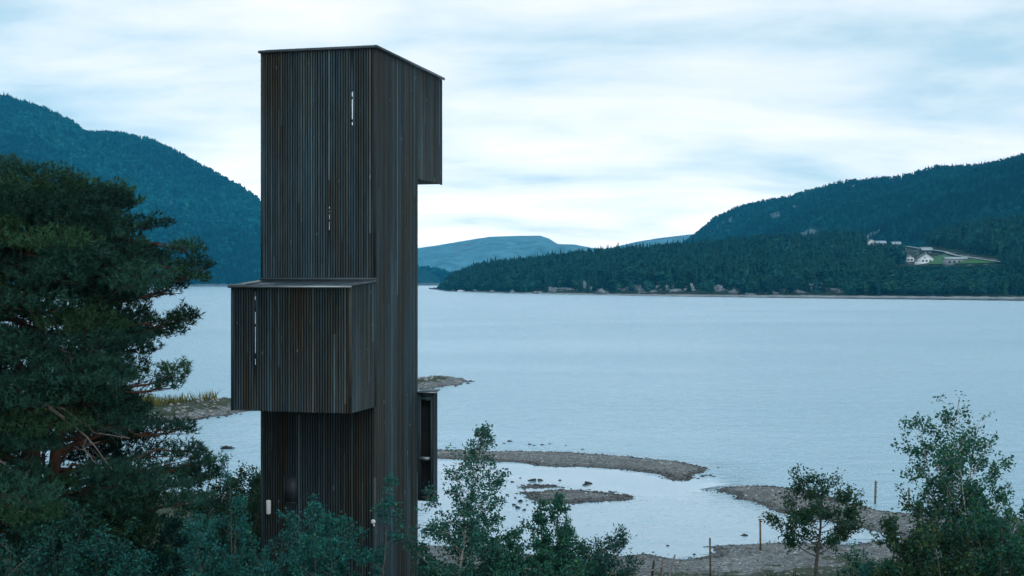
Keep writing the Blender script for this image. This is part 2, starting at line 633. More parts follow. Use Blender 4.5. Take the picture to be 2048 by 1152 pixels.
islet = [G(1030, 987), G(1075, 981), G(1110, 979), G(1160, 980), G(1220, 986), G(1265, 991), G(1255, 1000), G(1200, 1004),
         G(1130, 1009), G(1085, 1005), G(1060, 995)]
islet2 = [G(1043, 974), G(1070, 969), G(1103, 970), G(1113, 974), G(1085, 977), G(1050, 977)]
spit = [(-90, 108), G(0, 826), G(325, 816), G(440, 807), G(523, 801), G(650, 788), G(836, 763), G(870, 760), G(910, 760), G(937, 763),
        G(915, 770), G(870, 775), G(836, 779), G(700, 796), G(523, 819), G(420, 836), G(375, 843), G(200, 856), (-90, 76)]
lands = [(main_land, 0.085, 1.6), (bar, 0.09, 0.22), (islet, 0.07, 0.14), (islet2, 0.05, 0.07), (spit, 0.34, 0.95)]


def near_height(X, Y):
    X = np.asarray(X, float)
    Y = np.asarray(Y, float)
    z = np.full(X.shape, -9.0)
    wob = 0.28 * fbm(X * 0.9, Y * 0.9, 3) + 0.10 * fbm(X * 3.1, Y * 3.1, 2)
    for i, (pl, slope, cap) in enumerate(lands):
        d = sdist(pl, X, Y) + wob * (0.8 if i != 4 else 1.6)
        if i == 3:
            d = d + 0.1
        zi = np.where(d > 0, cap * (1 - np.exp(-d * slope * 1.25 / cap)), np.maximum(d * 0.12, -1.6))
        z = np.maximum(z, zi)
    z = z + np.where(z > 0.02, 1, 0) * (0.025 * fbm(X * 2.3, Y * 2.3, 3)) * np.clip(z * 8, 0, 1)
    z = z + 0.12 * fbm(X * 0.25, Y * 0.25, 2) * np.clip(z - 0.3, 0, 1)
    return z


def grid_mesh(xs, ys, zfun):
    X, Y = np.meshgrid(xs, ys)
    Z = zfun(X, Y)
    v = np.stack([X, Y, Z], -1).reshape(-1, 3)
    nx, ny = len(xs), len(ys)
    i = np.arange(ny - 1)[:, None] * nx
    j = np.arange(nx - 1)[None, :]
    q = np.stack([i + j, i + j + 1, i + nx + j + 1, i + nx + j], -1).reshape(-1, 4)
    return v, q


xs = np.concatenate([np.linspace(-88, -34, 50), np.arange(-33.6, 34, 0.36), np.linspace(35, 88, 40)])
ys = np.concatenate([np.linspace(-50, 18, 24), np.arange(19, 78, 0.36), np.arange(78.5, 128, 0.6)])
v, q = grid_mesh(xs, ys, near_height)
mb = MB()
mb.add(v, quads=q)
tag(mb.build("ground", M["ground"], smooth=True), kind="structure")

mb = MB()
R = 5700
mb.add([(-R, -900, -2.2), (R, -900, -2.2), (R, R, -2.2), (-R, R, -2.2)], quads=[(0, 1, 2, 3)])
tag(mb.build("lake_bed", M["near_rock"]), kind="structure")

# ------------------------------------------------------------------ hills
def interp(tab):
    tab = np.asarray(tab, float)
    return lambda p: np.interp(p, tab[:, 0], tab[:, 1])


CLEAR = np.array([(1728, 474), (1800, 476), (1850, 490), (1905, 500), (1998, 517), (2000, 531), (1812, 532), (1790, 512), (1760, 497), (1728, 494)], float)


def rock_mask(X, Y):
    return fbm(X / 75.0 + 3.7, Y / 150.0 + 1.2, 4, 0.55)


class Hill:
    """a slope rising from a foot line to a crest, given by bearing (photo column) -> foot distance, crest distance, crest height"""
    def __init__(self, p0, p1, foot, crest, skyline, tree, shape, noise, nscale, back=1.7, np_=160, nt_=60, plunge=0.6):
        self.p0, self.p1 = p0, p1
        self.foot, self.crest, self.sky, self.tree = interp(foot), interp(crest), interp(skyline), tree
        self.shape, self.noise, self.nscale = shape, noise, nscale
        self.back, self.np_, self.nt_, self.plunge = back, np_, nt_, plunge

    def at(self, p, t):
        p = np.asarray(p, float)
        t = np.asarray(t, float)
        yf, yc = self.foot(p), self.crest(p)
        Y = yf + (yc - yf) * t
        X = (p - 1024.0) / F * Y
        zc_ = EYE + (HY - self.sky(p)) / F * yc - self.tree
        s = np.where(t <= 1, np.clip(t, 0, 1) ** self.shape, 1 - self.plunge * ((t - 1) / (self.back - 1)) ** 1.6)
        s = np.where(t < 0, t * 3, s)
        z = zc_ * s
        nz = self.noise * fbm(X / self.nscale, Y / self.nscale, 5, 0.55)
        z = z + nz * np.clip(t * 3, 0, 1) * np.where(t > 1, 0.05, np.clip((1 - t) * 1.5 + 0.05, 0, 1))
        return X, Y, z + 0.4

    def proj(self, p, t):
        X, Y, z = self.at(p, t)
        return HY - (z - EYE) / Y * F

    def build(self, name, mat):
        ps = np.linspace(self.p0, self.p1, self.np_)
        ts = np.concatenate([[-0.03], np.linspace(0, self.back, self.nt_)])
        Pm, Tm = np.meshgrid(ps, ts)
        X, Y, Z = self.at(Pm, Tm)
        v = np.stack([X, Y, Z], -1).reshape(-1, 3)
        nx, ny = len(ps), len(ts)
        i = np.arange(ny - 1)[:, None] * nx
        j = np.arange(nx - 1)[None, :]
        q = np.stack([i + j, i + j + 1, i + nx + j + 1, i + nx + j], -1).reshape(-1, 4)
        b = MB()
        bare_ = np.clip((rock_mask(v[:, 0], v[:, 1]) - 0.92) * 2.5, 0, 0.8) * (0 if name == "headland" else 1)
        if name == "headland":      # stony ground round the farm
            gy_ = HY - (Z - EYE) / Y * F
            bare_ = np.clip(sdist(CLEAR, Pm, gy_) / 10 + 0.15, 0, 0.36).reshape(-1)
        b.add(v, quads=q, tint=np.stack([bare_] * 3, 1))
        return tag(b.build(name, mat, smooth=True), kind="structure")


left_sky = [(-900, 60), (-500, 105), (-250, 150), (0, 184), (60, 206), (110, 226), (150, 250), (172, 268), (232, 270), (300, 280), (340, 297),
            (380, 320), (430, 345), (470, 366), (500, 385), (525, 405), (580, 445), (640, 490), (700, 520), (760, 540), (835, 556), (900, 566)]
mountain_l = Hill(-700, 880, [(-700, 1500), (0, 1700), (500, 1900), (900, 2300)], [(-700, 2700), (0, 2700), (500, 2600), (900, 2500)],
                  left_sky, 11, 0.85, 62, 260.0, np_=220, nt_=90)
right_sky = [(1330, 515), (1360, 487), (1400, 456), (1430, 430), (1470, 410), (1520, 397), (1585, 386), (1625, 372), (1680, 357), (1750, 349), (1800, 344),
             (1870, 325), (1940, 322), (2000, 315), (2048, 301), (2300, 270), (2900, 230)]
mountain_r = Hill(1330, 2800, [(1330, 2300), (1600, 1650), (2048, 1300), (2900, 1100)], [(1330, 3000), (1600, 2500), (2048, 2100), (2900, 1900)],
                  right_sky, 11, 0.8, 34, 280.0, np_=190, nt_=64)
far_sky = [(500, 520), (700, 510), (836, 497), (880, 490), (930, 481), (980, 473), (1030, 471), (1080, 471), (1098, 477), (1115, 488), (1150, 489), (1185, 496),
           (1230, 500), (1290, 512), (1400, 520)]
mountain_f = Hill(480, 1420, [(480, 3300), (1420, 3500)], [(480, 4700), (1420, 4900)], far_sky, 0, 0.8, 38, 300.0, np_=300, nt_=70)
far2_sky = [(1150, 515), (1240, 492), (1280, 483), (1320, 476), (1370, 470), (1450, 462), (1600, 455)]
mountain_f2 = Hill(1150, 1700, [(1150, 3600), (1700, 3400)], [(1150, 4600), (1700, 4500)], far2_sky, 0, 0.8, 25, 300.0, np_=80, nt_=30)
low_sky = [(700, 532), (780, 530), (836, 533), (870, 536), (890, 541), (905, 549), (935, 566)]
low_hill = Hill(690, 940, [(690, 2300), (940, 2500)], [(690, 2800), (940, 2750)], low_sky, 10, 0.8, 5, 160.0, np_=60, nt_=24)
head_sky = [(858, 578), (880, 570), (905, 550), (950, 531), (1000, 523), (1100, 512), (1200, 500), (1300, 492), (1400, 484), (1500, 475), (1600, 470),
            (1700, 463), (1760, 466), (1830, 468), (1880, 458), (1950, 442), (2048, 430), (2300, 405), (2800, 390)]
head = Hill(858, 2700, [(858, 1330), (875, 1250), (900, 1080), (1000, 935), (1100, 868), (1300, 790), (1500, 745), (1700, 715), (2048, 660), (2700, 560)],
            [(858, 1345), (875, 1300), (900, 1230), (1000, 1180), (1100, 1150), (1300, 1120), (1500, 1100), (1700, 1085), (2048, 1000), (2700, 860)],
            head_sky, 11, 1.05, 4.0, 90.0, np_=320, nt_=50, back=1.6)
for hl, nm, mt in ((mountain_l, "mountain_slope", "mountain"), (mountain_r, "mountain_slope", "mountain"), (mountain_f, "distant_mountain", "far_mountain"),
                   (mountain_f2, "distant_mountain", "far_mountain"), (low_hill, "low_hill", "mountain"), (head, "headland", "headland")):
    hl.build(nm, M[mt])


# the lake: dense near the shore so that the sheltered pool can be calmer than the open water
pool = [G(836, 1000), G(836, 922), G(1000, 927), G(1180, 937), G(1300, 948), G(1380, 966), G(1400, 985), G(1430, 990), G(1470, 1000),
        G(1530, 1020), G(1620, 1040), G(1800, 1073), G(1740, 1090), G(1500, 1095), G(1400, 1125), G(1000, 1125), G(800, 1090)]


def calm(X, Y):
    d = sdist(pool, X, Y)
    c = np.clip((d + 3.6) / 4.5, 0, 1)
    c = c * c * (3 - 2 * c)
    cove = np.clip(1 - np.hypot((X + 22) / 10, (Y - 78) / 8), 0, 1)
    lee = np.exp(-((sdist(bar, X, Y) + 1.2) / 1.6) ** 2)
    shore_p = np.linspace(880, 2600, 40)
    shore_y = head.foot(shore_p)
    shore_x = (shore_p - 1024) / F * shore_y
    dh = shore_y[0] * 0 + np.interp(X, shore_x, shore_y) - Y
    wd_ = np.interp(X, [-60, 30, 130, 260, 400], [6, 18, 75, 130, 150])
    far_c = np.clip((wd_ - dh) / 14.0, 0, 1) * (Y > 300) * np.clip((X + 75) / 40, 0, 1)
    return np.clip(1 - 0.97 * far_c - 0.95 * c - 0.35 * cove - 0.5 * lee, 0.02, 1), np.clip(1 - far_c - 0.4 * c, 0, 1)  # second value: share of painted sky reflection in the body colour


xs = np.concatenate([[-R, -3500, -2000, -900, -400, -200, -120], np.arange(-70, 71, 1.0), np.arange(75, 600, 8.0), [900, 2000, 3500, R]])
ys = np.concatenate([[-900, -500, -100, 0, 20], np.arange(30, 131, 1.0), [200, 350], np.arange(450, 1400, 8.0), [2000, 3500, R]])
v, q = grid_mesh(xs, ys, lambda X, Y: X * 0.0)
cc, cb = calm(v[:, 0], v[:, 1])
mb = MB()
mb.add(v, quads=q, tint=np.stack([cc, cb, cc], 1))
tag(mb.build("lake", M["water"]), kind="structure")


# ------------------------------------------------------------------ far forest templates
def spruce_tpl(levels, sides, r):
    V, T = [], []
    for k in range(levels):
        z0 = 0.06 + 0.86 * k / levels
        z1 = min(1.0, z0 + 1.5 / levels)
        rr = 0.19 * (1 - k / (levels + 0.3)) * r.uniform(0.85, 1.2)
        n = len(V)
        V.append((0, 0, z1))
        for s in range(sides):
            a = 2 * math.pi * (s + 0.5 * (k % 2)) / sides
            q = rr * r.uniform(0.6, 1.25)
            V.append((q * math.cos(a), q * math.sin(a), z0 + r.uniform(-0.02, 0.03)))
        for s in range(sides):
            T.append((n, n + 1 + s, n + 1 + (s + 1) % sides))
    return np.array(V), np.array(T)


def clump_tpl(count, size, r, wide=0.27, lo=0.18):
    """a broadleaf or pine crown as loose leaf clumps"""
    V, T = [], []
    for k in range(count):
        d = np.array([r.gauss(0, 1), r.gauss(0, 1), r.gauss(0, 1)])
        d /= np.linalg.norm(d)
        rad = r.uniform(0.55, 1.0)
        c = np.array([d[0] * wide * rad, d[1] * wide * rad, lo + (1 - lo) * 0.5 + d[2] * (1 - lo) * 0.47 * rad])
        nrm = d + np.array([r.uniform(-.7, .7) for _ in range(3)])
        nrm /= np.linalg.norm(nrm)
        a = np.cross(nrm, [0.3, 0.2, 0.9])
        a /= np.linalg.norm(a)
        b = np.cross(nrm, a)
        n = len(V)
        s = size * r.uniform(0.7, 1.3)
        for kk in range(3):
            th = 2 * math.pi * kk / 3 + r.uniform(-.5, .5)
            V.append(c + s * (a * math.cos(th) + b * math.sin(th)))
        T.append((n, n + 1, n + 2))
    return np.array(V), np.array(T)


rr = random.Random(11)
SPRUCE = [spruce_tpl(6, 6, rr) for _ in range(4)]
PINE_FAR = [clump_tpl(46, 0.13, rr, 0.20, 0.32) for _ in range(4)]
BROAD = [clump_tpl(52, 0.14, rr, 0.30, 0.12) for _ in range(4)]
SPRUCE_S = [spruce_tpl(3, 5, rr) for _ in range(4)]
BROAD_S = [clump_tpl(18, 0.24, rr, 0.32, 0.05) for _ in range(4)]


def scatter(mb, tpls, pos, hgt, wid, tint, r):
    """one joined mesh: templates copied to every position"""
    k = r.integers(0, len(tpls), len(pos))
    for i, (V, T) in enumerate(tpls):
        s = np.where(k == i)[0]
        if not len(s):
            continue
        a = r.uniform(0, 2 * np.pi, len(s))
        ca, sa = np.cos(a)[:, None], np.sin(a)[:, None]
        x = (V[None, :, 0] * ca - V[None, :, 1] * sa) * (hgt[s] * wid[s])[:, None]
        y = (V[None, :, 0] * sa + V[None, :, 1] * ca) * (hgt[s] * wid[s])[:, None]
        z = V[None, :, 2] * hgt[s][:, None]
        vv = np.stack([x, y, z], -1) + pos[s][:, None, :]
        tt = T[None] + (np.arange(len(s)) * len(V))[:, None, None]
        cc = np.repeat(tint[s][:, None, :], len(V), 1)
        mb.add(vv.reshape(-1, 3), tris=tt.reshape(-1, 3), tint=cc.reshape(-1, 3))


def tints(n, r, warm=0.25, lo=0.55, hi=1.45):
    b = r.uniform(lo, hi, n)[:, None]
    c = np.ones((n, 3)) * b
    wv = r.uniform(0, 1, n) < warm
    c[wv] *= np.array([1.5, 1.15, 0.8])
    return c


def mountain_forest(hill, n, p0, p1, name, r, hmin=8, hmax=15, tmax=1.05, conifer=0.5):
    p = r.uniform(p0, p1, n)
    t = r.uniform(0.0, 1.0, n) ** 0.9 * tmax
    X, Y, Z = hill.at(p, t)
    bare = rock_mask(X, Y)
    keep = ((bare < 0.98) | (r.uniform(0, 1, n) < 0.25)) & (Z > 3)
    # extra trees on the crest
    X, Y, Z, p = X[keep], Y[keep], Z[keep], p[keep]
    pos = np.stack([X, Y, Z - 0.5], 1)
    stand = fbm(X / 210.0, Y / 210.0, 3)
    con = (r.uniform(0, 1, len(X)) + 0.35 * stand) < conifer
    h = r.uniform(hmin, hmax, len(X))
    tn = tints(len(X), r, 0.2, 0.4, 1.8) * (1 + 0.5 * np.where(con, -0.5, 0.7) + 0.6 * np.clip(stand * 1.3, -1, 1))[:, None]
    b = MB()
    scatter(b, SPRUCE_S, pos[con], h[con] * 1.1, np.full(con.sum(), 1.25), tn[con], r)
    scatter(b, BROAD_S, pos[~con], h[~con] * 0.9, np.full((~con).sum(), 1.2), tn[~con], r)
    return tag(b.build(name, M["far_leaf2"]), kind="stuff")


r1 = np.random.default_rng(21)
tag(mountain_forest(mountain_l, 17000, -150, 560, "mountain_forest", r1, 9, 18), "mixed forest covering the steep mountain rising from the far shore behind the pine", "forest")
tag(mountain_forest(mountain_r, 15000, 1335, 2120, "mountain_forest", r1, 6, 11), "mixed forest covering the mountain behind the wooded headland", "forest")
tag(mountain_forest(low_hill, 1600, 700, 935, "hill_forest", r1), "dark forest on the low hill across the water", "forest")

# --- forest of the headland, leaving the farm clearing open


def head_tree_sites(n, r, p0=866, p1=2230):
    p = r.uniform(p0, p1, n)
    t = r.uniform(0.0, 1.15, n)
    X, Y, Z = head.at(p, t)
    gy = HY - (Z - EYE) / Y * F
    # on the ground the clearing is a patch of the slope
    ins = sdist(CLEAR, p, gy) > 0
    band = ((p > 1065) & (p < 1218)) | ((p > 1232) & (p < 1482)) | ((p > 1560) & (p < 1695))
    rocks = (t < 0.17) & band & (r.uniform(0, 1, n) < 0.86)
    keep = (~ins) & (~rocks) & (t > 0.015)
    return p[keep], t[keep], X[keep], Y[keep], Z[keep], gy[keep]


r2 = np.random.default_rng(33)
p, t, X, Y, Z, gy = head_tree_sites(13800, r2)
front_shrub = (p > 1790) & (p < 2010) & (gy > 528)
nearline = t < 0.12
h = r2.uniform(9, 14, len(p))
h = np.where(p < 900, h * np.clip((p - 862) / 38, 0.25, 1), h)
h = np.where(nearline, h * 0.7, h)
h = np.where(front_shrub, np.clip((gy - 531) * 0.36, 1.2, 6.5) * r2.uniform(0.8, 1.1, len(p)), h)
# rows below the upper farm stay low enough to leave it in view
low = (p > 1728) & (p < 1800) & (gy > 490) & (gy < 520)
h = np.where(low, np.clip((gy - 489) * 0.36, 1.5, 10), h)
con = r2.uniform(0, 1, len(p)) < np.where(front_shrub, 0.05, np.where(nearline, 0.25, 0.55))
pinef = (~con) & (r2.uniform(0, 1, len(p)) < 0.45) & (~front_shrub)
brd = ~(con | pinef)
tn = tints(len(p), r2, 0.22, 0.5, 1.4) * np.where(brd, 1.35, 0.9)[:, None]
pos = np.stack([X, Y, Z - 0.4], 1)
b = MB()
scatter(b, SPRUCE, pos[con], h[con] * 1.12, r2.uniform(0.75, 1.15, con.sum()), tn[con], r2)
scatter(b, PINE_FAR, pos[pinef], h[pinef], r2.uniform(0.85, 1.2, pinef.sum()), tn[pinef], r2)
scatter(b, BROAD, pos[brd], h[brd] * 0.92, r2.uniform(0.9, 1.3, brd.sum()), tn[brd], r2)
tag(b.build("headland_forest", M["far_leaf"]), "dense mixed forest covering the wooded headland across the lake", "forest", kind="stuff")


def tpl_mesh(V, T, name, mat, tint=(1, 1, 1)):
    b = MB()
    b.add(V, tris=T, tint=np.tile(np.array(tint, float), (len(V), 1)))
    return b.mesh(name, mat)


tb = MB()
tb.tube([(0, 0, 0), (0, 0, 0.5), (0, 0, 0.95)], [0.014, 0.010, 0.003], 5)
far_trunk = tb.mesh("trunk", M["grey_bark"])
sp_me = [tpl_mesh(V, T, "crown", M["far_leaf"], (0.7, 0.72, 0.7)) for V, T in SPRUCE]
br_me = [tpl_mesh(V, T, "crown", M["far_leaf"], (1.5, 1.5, 1.35)) for V, T in BROAD]


def far_tree(name, label, cat, group, loc, hh, meshes, r):
    o = empty(name, loc, r.uniform(0, 6.28))
    o.scale = (hh, hh, hh)
    tag(o, label, cat, group)
    link(bpy.data.objects.new("trunk", far_trunk), o)
    link(bpy.data.objects.new("crown", r.choice(meshes)), o)


rr = random.Random(5)
for k in range(70):          # spruces that break the skyline of the headland
    pp = 890 + (k + rr.uniform(0, 1)) * (1660 - 890) / 70
    x, y, z = head.at(pp, 1.0)
    far_tree("spruce_tree", "pointed dark spruce standing out on the skyline of the wooded headland", "spruce", "skyline spruces on the headland",
             (float(x), float(y), float(z) - 0.5), rr.uniform(12, 17) * (0.75 if pp < 930 else 1), sp_me, rr)
for k in range(60):          # pale broadleaf trees along the far water's edge
    pp = 905 + (k + rr.uniform(0, 1)) * (1790 - 905) / 60
    inb = 1065 < pp < 1218 or 1232 < pp < 1482 or 1560 < pp < 1695
    x, y, z = head.at(pp, rr.uniform(0.18, 0.26) if inb else rr.uniform(0.05, 0.14))
    far_tree("broadleaf_tree", "pale green broadleaf tree above the rocks of the wooded headland's shore", "tree", "broadleaf trees along the headland shore",
             (float(x), float(y), float(z) - 0.4), rr.uniform(6, 10), br_me, rr)


def ico(sub, seed, rough=0.25, flat=0.6):
    import bmesh
    bm = bmesh.new()
    bmesh.ops.create_icosphere(bm, subdivisions=sub, radius=1.0)
    r = np.random.default_rng(seed)
    V = np.array([v.co[:] for v in bm.verts])
    T = np.array([[v.index for v in f.verts] for f in bm.faces])
    bm.free()
    o = r.uniform(-20, 20, 3)
    d = fbm(V[:, 0] * 1.7 + o[0] + V[:, 2], V[:, 1] * 1.7 + o[1] - V[:, 2] * 1.3, 4, 0.6)
    V = V * (1 + rough * d)[:, None]
    # a few planar cuts make facets
    for _ in range(5):
        n = r.normal(size=3)
        n /= np.linalg.norm(n)
        c = r.uniform(0.55, 0.85)
        s = V @ n
        V = V - np.clip(s - c, 0, None)[:, None] * n[None]
    V[:, 2] *= flat
    return V, T


rock_me = []
for k in range(6):
    V, T = ico(3, 50 + k, 0.5, 0.55)
    rock_me.append(tpl_mesh(V, T, "rock", M["shore_rock"]))
rr = random.Random(8)
outcrops = [(1075, 583, 9), (1105, 580, 14), (1135, 577, 15), (1165, 574, 15), (1185, 578, 11), (1205, 584, 9), (1240, 578, 12), (1262, 571, 17), (1285, 575, 17),
            (1300, 581, 14), (1330, 574, 16), (1352, 580, 13), (1380, 578, 13), (1420, 574, 15), (1445, 578, 14), (1470, 584, 9), (1500, 586, 7), (1545, 585, 8),
            (1575, 583, 10), (1600, 583, 8), (1655, 577, 11), (1680, 582, 9), (950, 583, 5), (985, 584, 5), (1025, 585, 6), (905, 579, 5)]
for (px, py, wpx) in outcrops:
    ts = np.linspace(0, 0.4, 80)
    pr = head.proj(np.full(80, px), ts)
    tt = ts[int(np.argmin(np.abs(pr - min(py + 3, pr[0]))))]
    x, y, z = head.at(px, tt)
    o = bpy.data.objects.new("shore_rock", rr.choice(rock_me))
    s = wpx / F * float(y) * 1.15
    o.location = (float(x), float(y), float(z) - 0.2 * s)
    o.scale = (s * rr.uniform(1.0, 1.5), s * 1.1, s * rr.uniform(1.3, 1.8))
    o.rotation_euler = (0, 0, rr.uniform(0, 6.28))
    tag(link(o), "pale grey rock outcrop on the shore of the wooded headland", "rock", "rock outcrops along the headland shore")
x, y, z = head.at(925, 0.01)
o = bpy.data.objects.new("shore_rock", rock_me[0])
o.location = (float(x), float(y) - 4, 0.2)
o.scale = (7.0, 4, 1.9)
pale, nt = material("bleached_rock")
f = nt.noise(world_pos(nt), 0.6, 5, 0.6)
out(nt, principled(nt, nt.ramp(f, [(0.3, (0.5, 0.5, 0.49)), (0.7, (0.78, 0.78, 0.77))]), 0.85))
mew = rock_me[0].copy()
mew.materials.clear()
mew.materials.append(pale)
o.data = mew
tag(link(o), "smooth whitish rock slab at the tip of the headland", "rock")


# ------------------------------------------------------------------ houses in the clearing
def ground_on_head(px, py):
    ts = np.linspace(0.0, 1.0, 400)
    pr = head.proj(np.full(400, px), ts)
    i = int(np.argmin(np.abs(pr - py)))
    x, y, z = head.at(px, ts[i])
    return float(x), float(y), float(z)


def gable_house(name, label, px, py, wpx, wall_h, depth, roof_h, wallm, roofm, ridge_x=True, windows=(), deck=False, group=None, rz=0.0, chimney=False):
    x, y, z = ground_on_head(px, py)
    w_ = wpx / F * y / 2 * 1.12
    wall_h, roof_h = wall_h * 1.2, roof_h * 1.2
    o = empty(name, (x, y, z - 0.2), rz)
    tag(o, label, "house", group)
    d = depth / 2
    b = MB()
    b.box(-w_, w_, -d, d, -2.0, wall_h)
    if ridge_x:
        b.add([(-w_, -d, wall_h), (-w_, d, wall_h), (-w_, 0, wall_h + roof_h), (w_, -d, wall_h), (w_, d, wall_h), (w_, 0, wall_h + roof_h)], tris=[(0, 2, 1), (3, 4, 5)])
    else:
        b.add([(-w_, -d, wall_h), (w_, -d, wall_h), (0, -d, wall_h + roof_h), (-w_, d, wall_h), (w_, d, wall_h), (0, d, wall_h + roof_h)], tris=[(0, 1, 2), (3, 5, 4)])
    b.build("wall", wallm, o)
    e, th = 0.45, 0.25
    for s in (-1, 1):
        b = MB()
        if ridge_x:
            k = roof_h / d
            v = [(-w_ - e, s * (d + e), wall_h - k * e), (w_ + e, s * (d + e), wall_h - k * e), (w_ + e, 0, wall_h + roof_h), (-w_ - e, 0, wall_h + roof_h)]
        else:
            k = roof_h / w_
            v = [(s * (w_ + e), -d - e, wall_h - k * e), (s * (w_ + e), d + e, wall_h - k * e), (0, d + e, wall_h + roof_h), (0, -d - e, wall_h + roof_h)]
        v = [(a, b2, c + 0.03) for a, b2, c in v] + [(a, b2, c + th) for a, b2, c in v]
        b.add(v, quads=[(0, 1, 2, 3), (4, 7, 6, 5), (0, 4, 5, 1), (1, 5, 6, 2), (2, 6, 7, 3), (3, 7, 4, 0)])
        rf = b.build("roof", roofm, o)
    if chimney:
        b = MB()
        b.box(0.8, 1.5, 0.2, 0.9, wall_h + roof_h * 0.5, wall_h + roof_h + 1.0)
        b.build("chimney", M["house_grey"], o)
    for (wx, wz, ww, wh) in windows:
        b = MB()
        b.box(wx - ww / 2, wx + ww / 2, -d - 0.06, -d + 0.05, wz, wz + wh)
        wf = b.build("window", M["window"], o)
        fr = MB()
        for (a0, a1, c0, c1) in ((wx - ww / 2 - .1, wx - ww / 2, wz - .1, wz + wh + .1), (wx + ww / 2, wx + ww / 2 + .1, wz - .1, wz + wh + .1),
                                 (wx - ww / 2, wx + ww / 2, wz - .1, wz), (wx - ww / 2, wx + ww / 2, wz + wh, wz + wh + .1)):
            fr.box(a0, a1, -d - 0.1, -d + 0.02, c0, c1)
        fr.build("frame", M["white_paint"], wf)
    if deck:
        b = MB()
        b.box(-w_ - 3.6, w_ + 0.3, -d - 2.2, -d - 0.02, -0.3, -0.05)
        b.build("deck", M["house_grey"], o)
        b = MB()
        b.box(-w_ - 3.6, w_ + 0.3, -d - 2.3, -d - 2.2, -1.3, 0.9)
        b.build("balustrade", M["white_paint"], o)
    return o


W = M["house_wall"]
gable_house("house", "white gabled farmhouse with a white balcony, beside the green lawn", 1849, 526, 25, 3.0, 8, 2.3, W, M["house_roof"], False,
            [(-2.2, 1.0, 1.2, 1.2), (0.2, 1.0, 1.2, 1.2), (2.6, 0.6, 1.1, 1.6), (-1.0, 3.3, 0.8, 0.9)], True, chimney=True)
gable_house("cabin", "small white cabin with a row of windows next to the white farmhouse", 1818, 523, 14, 2.4, 6, 1.1, W, M["house_roof"], False,
            [(-1.2, 0.8, 1.2, 1.2), (0.9, 0.8, 1.5, 1.2)])
gable_house("barn", "long low pale grey building with striped front beside the lawn", 1910, 527, 38, 2.6, 7, 0.9, M["house_grey"], M["house_roof_light"], True,
            [(-4.6, 0.4, 1.6, 1.6), (-1.6, 0.4, 1.6, 1.6), (1.6, 0.4, 1.6, 1.6), (4.6, 0.4, 1.6, 1.6)])
gable_house("house", "dark house with a pale blue-grey roof uphill behind the white farmhouse", 1852, 509, 19, 2.8, 7, 1.6, M["house_dark"], M["house_roof_light"], True,
            [(-1.6, 0.8, 1.0, 1.1), (1.6, 0.8, 1.0, 1.1)])
gable_house("house", "white house at the upper edge of the hillside clearing, against the forest", 1741, 490, 12, 3.2, 7, 1.2, W, M["house_roof"], False, [(0, 1.0, 1.2, 1.2)])
gable_house("house", "low house with a pale roof and dark front beside the upper white house", 1760, 489, 18, 2.3, 7, 1.4, M["house_dark"], M["house_roof_light"], True,
            [(-1.8, 0.7, 0.9, 1.1), (1.2, 0.5, 0.9, 1.5)])
gable_house("house", "dark house with a steel-blue roof between the upper houses and the white farmhouse", 1792, 489, 15, 2.0, 6, 1.5, M["house_dark"], M["house_roof_light"], True,
            [(0, 0.6, 1.0, 1.0)])
gable_house("boathouse", "dark shoreline cabin with two white-framed windows on the far rocks", 1630, 580, 30, 2.3, 5, 1.2, M["house_dark"], M["house_roof"], True,
            [(-3.2, 0.5, 0.9, 1.0), (2.0, 0.4, 1.0, 1.3), (3.4, 0.4, 0.9, 1.3)])


def strip(name, mat, pts, width, lift):
    b = MB()
    c = np.array([ground_on_head(*q) for q in pts])
    tg = np.gradient(c, axis=0)
    sd = np.stack([-tg[:, 1], tg[:, 0], tg[:, 0] * 0], 1)
    sd /= np.linalg.norm(sd, axis=1)[:, None]
    L, Rr = c + sd * width / 2, c - sd * width / 2
    L[:, 2] += lift
    Rr[:, 2] += lift
    v = np.concatenate([L, Rr])
    n = len(c)
    b.add(v, quads=[(i, i + 1, n + i + 1, n + i) for i in range(n - 1)])
    return tag(b.build(name, mat), kind="structure")


strip("gravel_road", M["road"], [(1800, 491), (1815, 495), (1840, 499), (1870, 503), (1890, 506), (1900, 510), (1915, 514), (1935, 517), (1955, 520), (1975, 523), (1992, 525), (2015, 529)], 3.2, 1.0)
# lawn patch draped on the slope
b = MB()
ps_ = np.linspace(1858, 1992, 36)
lo_, hi_ = np.interp(ps_, [1858, 1890, 1992], [530, 529.5, 527.5]), np.interp(ps_, [1858, 1890, 1910, 1992], [516, 511, 516, 525.5])
v = []
for k in range(9):
    for a, l_, h_ in zip(ps_, lo_, hi_):
        x, y, z = ground_on_head(a, l_ + (h_ - l_) * k / 8)
        v.append((x, y, z + 0.6))
b.add(v, quads=[(k * 36 + i, k * 36 + i + 1, (k + 1) * 36 + i + 1, (k + 1) * 36 + i) for k in range(8) for i in range(35)])
tag(b.build("lawn", M["lawn"], smooth=True), kind="structure")

# ------------------------------------------------------------------ the lookout tower
Z0 = 1.15                                   # ground height at the tower
TW, TD, TU = 2.74, 3.0, 4.95                # front width, shaft depth, depth of the top room
TOP = 14.15
tower = empty("lookout_tower", (-3.044, 30.0, Z0), math.radians(-14.48))
tag(tower, "tall dark slatted timber lookout tower with a stepped outline by the lake", "tower")


def H(z):
    return z - Z0


